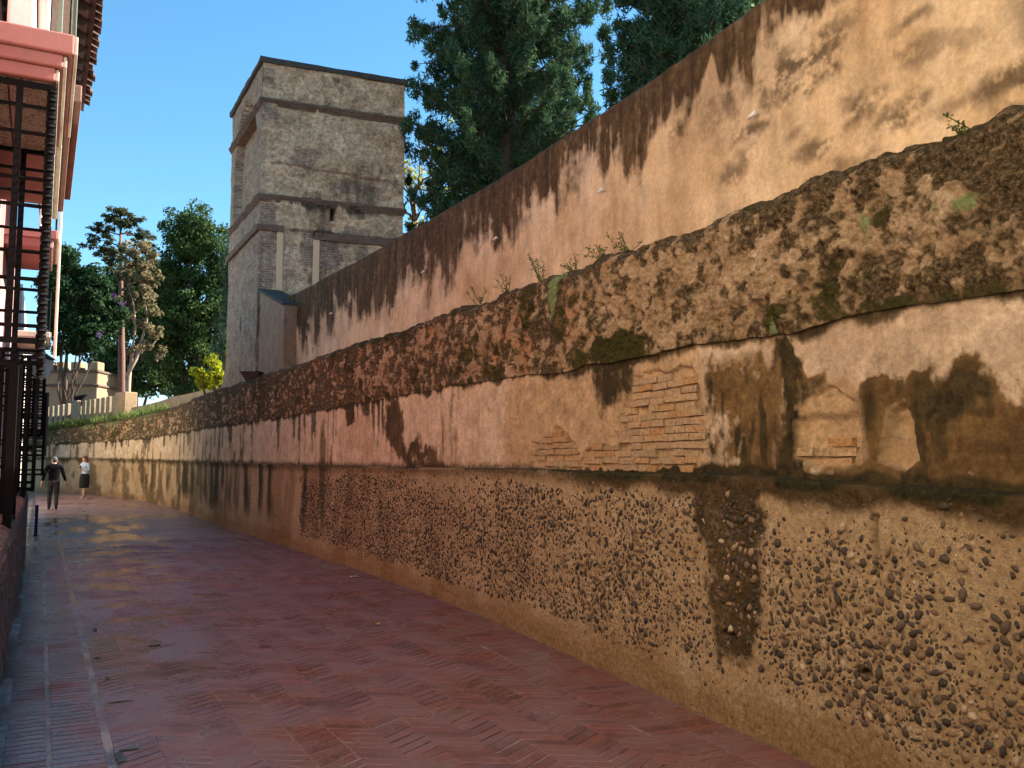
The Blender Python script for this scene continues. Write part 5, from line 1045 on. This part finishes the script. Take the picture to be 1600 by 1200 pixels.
# weeds on the wall top
def weed(px, py, n, h, label, seed):
    qs, z = WALL.pix(px, py); p = WALL.P3(np.array([qs]), np.array([L_top(qs) + 0.0]), np.array([-0.10]))[0]; rg = np.random.default_rng(seed); e = empty("wall_weed", tuple(p), label, "weed"); m = MB(); C = []
    nx, ny = WALL.nor(qs); tx, ty = ny, -nx
    for k in range(n):
        a = rg.normal(0, 0.03); b = p + np.array([tx * a, ty * a, 0]); t1 = b + np.array([tx * rg.normal(0, 0.16), ty * rg.normal(0, 0.16), h * rg.uniform(0.5, 1.1)]) + np.array([nx, ny, 0]) * rg.uniform(0, 0.1)
        m.tube([b, (b + t1) / 2 + rg.normal(0, 0.01, 3), t1], [0.004, 0.003, 0.002], 4)
        for f in (0.3, 0.55, 0.75, 0.9, 1.0): C.append(b + (t1 - b) * f)
    m.build("stems", M['grass'], e); crown("leaves", [leaves(C, np.full((len(C), 3), 0.03), 3, 0.013, seed)], M['grass'], e)
for k, (x, y, n, h, lab) in enumerate([(925, 404, 9, 0.14, "thin green weed on the wall top above the brick patch"), (830, 437, 8, 0.24, "tallest wispy weed on the wall top, against the stucco"), (778, 455, 7, 0.17, "small wispy weed on the wall top left of the tallest one"), (738, 470, 6, 0.17, "lone weed sprig on the wall top near mid picture"), (1482, 204, 6, 0.03, "small green tuft on the wall top near the right edge"), (965, 392, 7, 0.1, "low green weed on the wall top right of the thin one"), (880, 420, 6, 0.1, "short weed on the wall top between two taller ones")]): weed(x, y, n, h, lab, 400 + k)
gq = np.array([WALL.pix(x, 660)[0] for x in rng.uniform(66, 245, 2600)]); zz = L_top(gq); gp = WALL.P3(gq, zz, rng.uniform(-0.5, 0.06, len(gq)))
hh = rng.uniform(0.1, 0.42, len(gq)); ax = rng.normal(0, 0.12, (len(gq), 3)); ax[:, 2] = hh; sd_ = np.stack([rng.normal(0, 1, len(gq)), rng.normal(0, 1, len(gq)), gq * 0], -1) * 0.018
V = np.stack([gp - sd_, gp + sd_, gp + ax], 1).reshape(-1, 3)
tag(link("wall_grass", mesh_np("wall_grass", V, np.arange(len(V)).reshape(-1, 3), {"tint": np.repeat(rng.random(len(gq)), 3)}), M['grass']), "grass and weeds growing along the far end of the wall top", "grass", kind="stuff")

# ------------------------------------------------------------------ small things lying on the street
def fallen(px, py, name, mat, s, label, seed):
    p = on_ground(px, py); rg = np.random.default_rng(seed); m = MB(); n = 9; c = (p[0], p[1], p[2] + 0.02); ring = [(p[0] + s * (1 + 0.3 * rg.standard_normal()) * math.cos(w), p[1] + s * 0.7 * math.sin(w), p[2] + 0.014 + 0.02 * rg.random()) for w in np.linspace(0, 2 * math.pi, n, endpoint=False)]
    m.add([c] + ring, [(0, 1 + i, 1 + (i + 1) % n) for i in range(n)]); tag(m.build(name, mat), label, name.split("_")[-1])
fallen(588, 978, "fallen_leaf", simple("orange leaf", (0.55, 0.24, 0.02), 0.2, 30, 0.6), 0.035, "single orange leaf lying in the middle of the street", 1)
fallen(555, 903, "paper_scrap", M['white'], 0.06, "crumpled white paper scrap near the foot of the wall", 2)
fallen(410, 1012, "brown_leaf", simple("wet brown leaf", (0.16, 0.06, 0.02), 0.2, 30, 0.4), 0.05, "flat brown leaf on the bricks, left of the orange one", 3)

# ------------------------------------------------------------------ people
def skinned(name, verts, edges, mats, pick, parent, sub=2):
    me = bpy.data.meshes.new(name); me.from_pydata([v[0] for v in verts], edges, []); o = bpy.data.objects.new(name, me); COL.objects.link(o)
    sk = o.modifiers.new("skin", 'SKIN'); sk.use_smooth_shade = True
    for i, v in enumerate(verts):
        r = v[1]; me.skin_vertices[0].data[i].radius = r if isinstance(r, tuple) else (r, r); me.skin_vertices[0].data[i].use_root = (i == 0)
    s2 = o.modifiers.new("sub", 'SUBSURF'); s2.levels = sub; s2.render_levels = sub
    bpy.context.view_layer.update(); dg = bpy.context.evaluated_depsgraph_get(); nm = bpy.data.meshes.new_from_object(o.evaluated_get(dg)); o.modifiers.clear(); o.data = nm; nm.materials.clear()
    for mt in mats: nm.materials.append(mt)
    for p in nm.polygons: p.material_index = pick(p.center); p.use_smooth = True
    o.parent = parent; return o
skinm = simple("skin", (0.5, 0.3, 0.22), 0.08, 20, 0.55, 0.1, 0.001)
def hand(V, E, wrist, root, d, side, fwd):
    """palm and five short finger chains hanging from a wrist vertex"""
    d = np.array(d, float); d /= np.linalg.norm(d); s = np.array(side, float); f = np.array(fwd, float); w = np.array(root, float)
    palm = w + d * 0.07; V.append((tuple(palm), (0.036, 0.018))); pi = len(V) - 1; E.append((wrist, pi))
    for k, (o_, L) in enumerate(((-0.027, 0.062), (-0.009, 0.074), (0.009, 0.07), (0.027, 0.055))):
        a = palm + d * 0.025 + s * o_; b = a + d * L * 0.5 + f * 0.008; c = b + d * L * 0.42 + f * 0.02
        V.append((tuple(a), 0.0095)); V.append((tuple(b), 0.0085)); V.append((tuple(c), 0.0065)); n = len(V); E.extend([(pi, n - 3), (n - 3, n - 2), (n - 2, n - 1)])
    a = w + d * 0.045 + f * 0.028; b = a + d * 0.035 + f * 0.018; V.append((tuple(a), 0.011)); V.append((tuple(b), 0.009)); n = len(V); E.extend([(wrist, n - 2), (n - 2, n - 1)])
def ell(m, c, r, n=8, k=10):
    vs = [(c[0] + r[0] * math.sin(math.pi * i / n) * math.cos(2 * math.pi * j / k), c[1] + r[1] * math.sin(math.pi * i / n) * math.sin(2 * math.pi * j / k), c[2] + r[2] * math.cos(math.pi * i / n)) for i in range(n + 1) for j in range(k)]
    m.add(vs, [(i * k + j, i * k + (j + 1) % k, (i + 1) * k + (j + 1) % k, (i + 1) * k + j) for i in range(n) for j in range(k)])
def body(hip, legs, arms, lean=0.0, sh=0.2, H=1.0, chest=(0.15, 0.105), fat=1.0):
    V = [((0, 0, 0.96), (0.145, 0.11)), ((0, 0.005 + lean * 0.1, 1.1), (0.128, 0.098)), ((0, 0.02 + lean * 0.3, 1.28), chest), ((0, 0.02 + lean * 0.5, 1.42), (0.115, 0.085)), ((0, 0.03 + lean * 0.6, 1.5), 0.058), ((0, 0.045 + lean * 0.7, 1.56), (0.068, 0.075)), ((0, 0.04 + lean * 0.75, 1.64), (0.077, 0.094)), ((0, 0.03 + lean * 0.75, 1.71), (0.06, 0.075)), ((0, 0.125 + lean * 0.75, 1.6), (0.014, 0.014))]
    E = [(0, 1), (1, 2), (2, 3), (3, 4), (4, 5), (5, 6), (6, 7), (6, 8)]
    for sd_, (knee, ank, toe) in zip((-1, 1), legs):
        V += [((sd_ * 0.09, 0, 0.88), (0.098, 0.1)), (knee, (0.062, 0.064)), (((knee[0] + ank[0]) / 2, (knee[1] + ank[1]) / 2 - 0.02, (knee[2] + ank[2]) / 2 + 0.05), (0.055, 0.058)), (ank, 0.042), (toe, (0.04, 0.032))]; n = len(V); E += [(0, n - 5), (n - 5, n - 4), (n - 4, n - 3), (n - 3, n - 2), (n - 2, n - 1)]
    for sd_, (elb, wri, fw) in zip((-1, 1), arms):
        V += [((sd_ * sh, 0.015 + lean * 0.5, 1.41), 0.066), (elb, 0.046), (wri, 0.03)]; n = len(V); E += [(3, n - 3), (n - 3, n - 2), (n - 2, n - 1)]
        d = np.array(wri) - np.array(elb); d = d / np.linalg.norm(d); side = np.cross(d, fw); side = side / np.linalg.norm(side); hand(V, E, n - 1, wri, d, side, fw)
    V = [(p, (tuple(x * fat for x in r) if isinstance(r, tuple) else r * fat) if (1 <= i <= 3 or i == 0 or (i > 8 and (r if not isinstance(r, tuple) else r[0]) > 0.025)) else r) for i, (p, r) in enumerate(V)]
    return V, E
def person(px, py, face, label, build, h):
    p = on_ground(px, py); e = empty("person", (p[0], p[1], float(p[2]) + 0.006), label, "person"); e.rotation_euler = (0, 0, face); e.scale = (h / 1.76,) * 3; build(e); return e
def man(e):
    V, E = body(0, [((-0.1, 0.13, 0.5), (-0.1, 0.1, 0.085), (-0.11, 0.24, 0.035)), ((0.1, 0.05, 0.5), (0.09, -0.16, 0.1), (0.1, -0.03, 0.032))], [((-0.3, -0.06, 1.14), (-0.34, 0.03, 0.9), (0.2, 1, 0)), ((0.29, -0.02, 1.14), (0.36, 0.06, 0.91), (-0.2, 1, 0))], 0.06, 0.215, chest=(0.178, 0.125), fat=1.22)
    sw, tr, sh_ = simple("black sweater", (0.005, 0.0045, 0.006), 0.3, 20, 0.95, spec=0.02, obj=True), simple("grey trousers", (0.05, 0.048, 0.045), 0.2, 20, 0.95, spec=0.02, obj=True), simple("dark shoe leather", (0.02, 0.017, 0.015), 0.2, 20, 0.5)
    def pick(c):
        if c.z > 1.52: return 0
        if abs(c.x) > 0.3 and c.z < 0.95: return 0
        if c.z > 0.97 or abs(c.x) > 0.26: return 1
        return 2 if c.z > 0.1 else 3
    skinned("body", V, E, [skinm, sw, tr, sh_], pick, e)
    m = MB(); ell(m, (0, 0.035, 1.66), (0.092, 0.102, 0.105)); m.build("hair", simple("grey hair", (0.06, 0.06, 0.064), 0.3, 40, 0.8, obj=True), e, True, world=False)
    for s in (-1, 1): m = MB(); ell(m, (s * 0.083, 0.08, 1.615), (0.012, 0.02, 0.03), 5, 6); m.build("ear", skinm, e, True, world=False)
def woman(e):
    V, E = body(0, [((-0.08, 0.1, 0.5), (-0.085, 0.12, 0.08), (-0.09, 0.25, 0.03)), ((0.08, 0.03, 0.5), (0.085, -0.1, 0.1), (0.09, 0.03, 0.03))], [((-0.25, 0.04, 1.16), (-0.08, 0.2, 1.2), (0, 0.2, 1)), ((0.25, 0.02, 1.15), (0.06, 0.22, 1.27), (0, 0.2, 1))], 0.0, 0.175, chest=(0.135, 0.1))
    bl_, sk = simple("light blue shirt", (0.42, 0.52, 0.66), 0.12, 12, 0.9, obj=True), simple("black skirt", (0.012, 0.012, 0.014), 0.2, 15, 0.9, obj=True); sho = simple("white sandal", (0.7, 0.66, 0.6), 0.1, 20, 0.6)
    def pick(c):
        if c.z > 1.46: return 0
        if c.y > 0.17 and c.z > 1.0: return 0
        return 1 if c.z > 0.95 else (0 if c.z > 0.06 else 2)
    skinned("body", V, E, [skinm, bl_, sho], pick, e)
    m = MB(); m.tube([(0, 0.0, 1.02), (0, 0, 0.9), (0, 0.01, 0.7), (0, 0.02, 0.5), (0, 0.02, 0.44)], [0.15, 0.185, 0.195, 0.185, 0.18], 16); m.build("skirt", sk, e, True, world=False)
    m = MB(); ell(m, (0, 0.02, 1.665), (0.09, 0.098, 0.098)); ell(m, (-0.075, 0.0, 1.53), (0.042, 0.06, 0.13)); ell(m, (0.075, 0.0, 1.53), (0.042, 0.06, 0.13)); ell(m, (0, -0.04, 1.55), (0.09, 0.05, 0.12)); m.build("hair", simple("auburn hair", (0.14, 0.05, 0.025), 0.3, 40, 0.7, obj=True), e, True, world=False)
    m = MB(); [ell(m, (s * 0.03, 0.128, 1.63), (0.012, 0.007, 0.007), 4, 6) for s in (-1, 1)]; m.build("eyes", M['dark'], e, world=False)
    m = MB(); ell(m, (0, 0.122, 1.565), (0.024, 0.008, 0.008), 4, 6); m.build("lips", simple("lips", (0.4, 0.1, 0.09), 0.1, 9, 0.5), e, world=False)
    m = MB(); m.box(-0.045, 0.03, 0.25, 0.262, 1.2, 1.34); bevelled(m.build("phone", M['iron'], e, world=False), 0.005)
person(82, 797, TH + 0.05, "older man in black sweater and grey trousers walking away", man, 1.70)
person(131, 779.5, math.pi - 0.37, "woman in light blue shirt and black skirt standing by the wall", woman, 1.70)
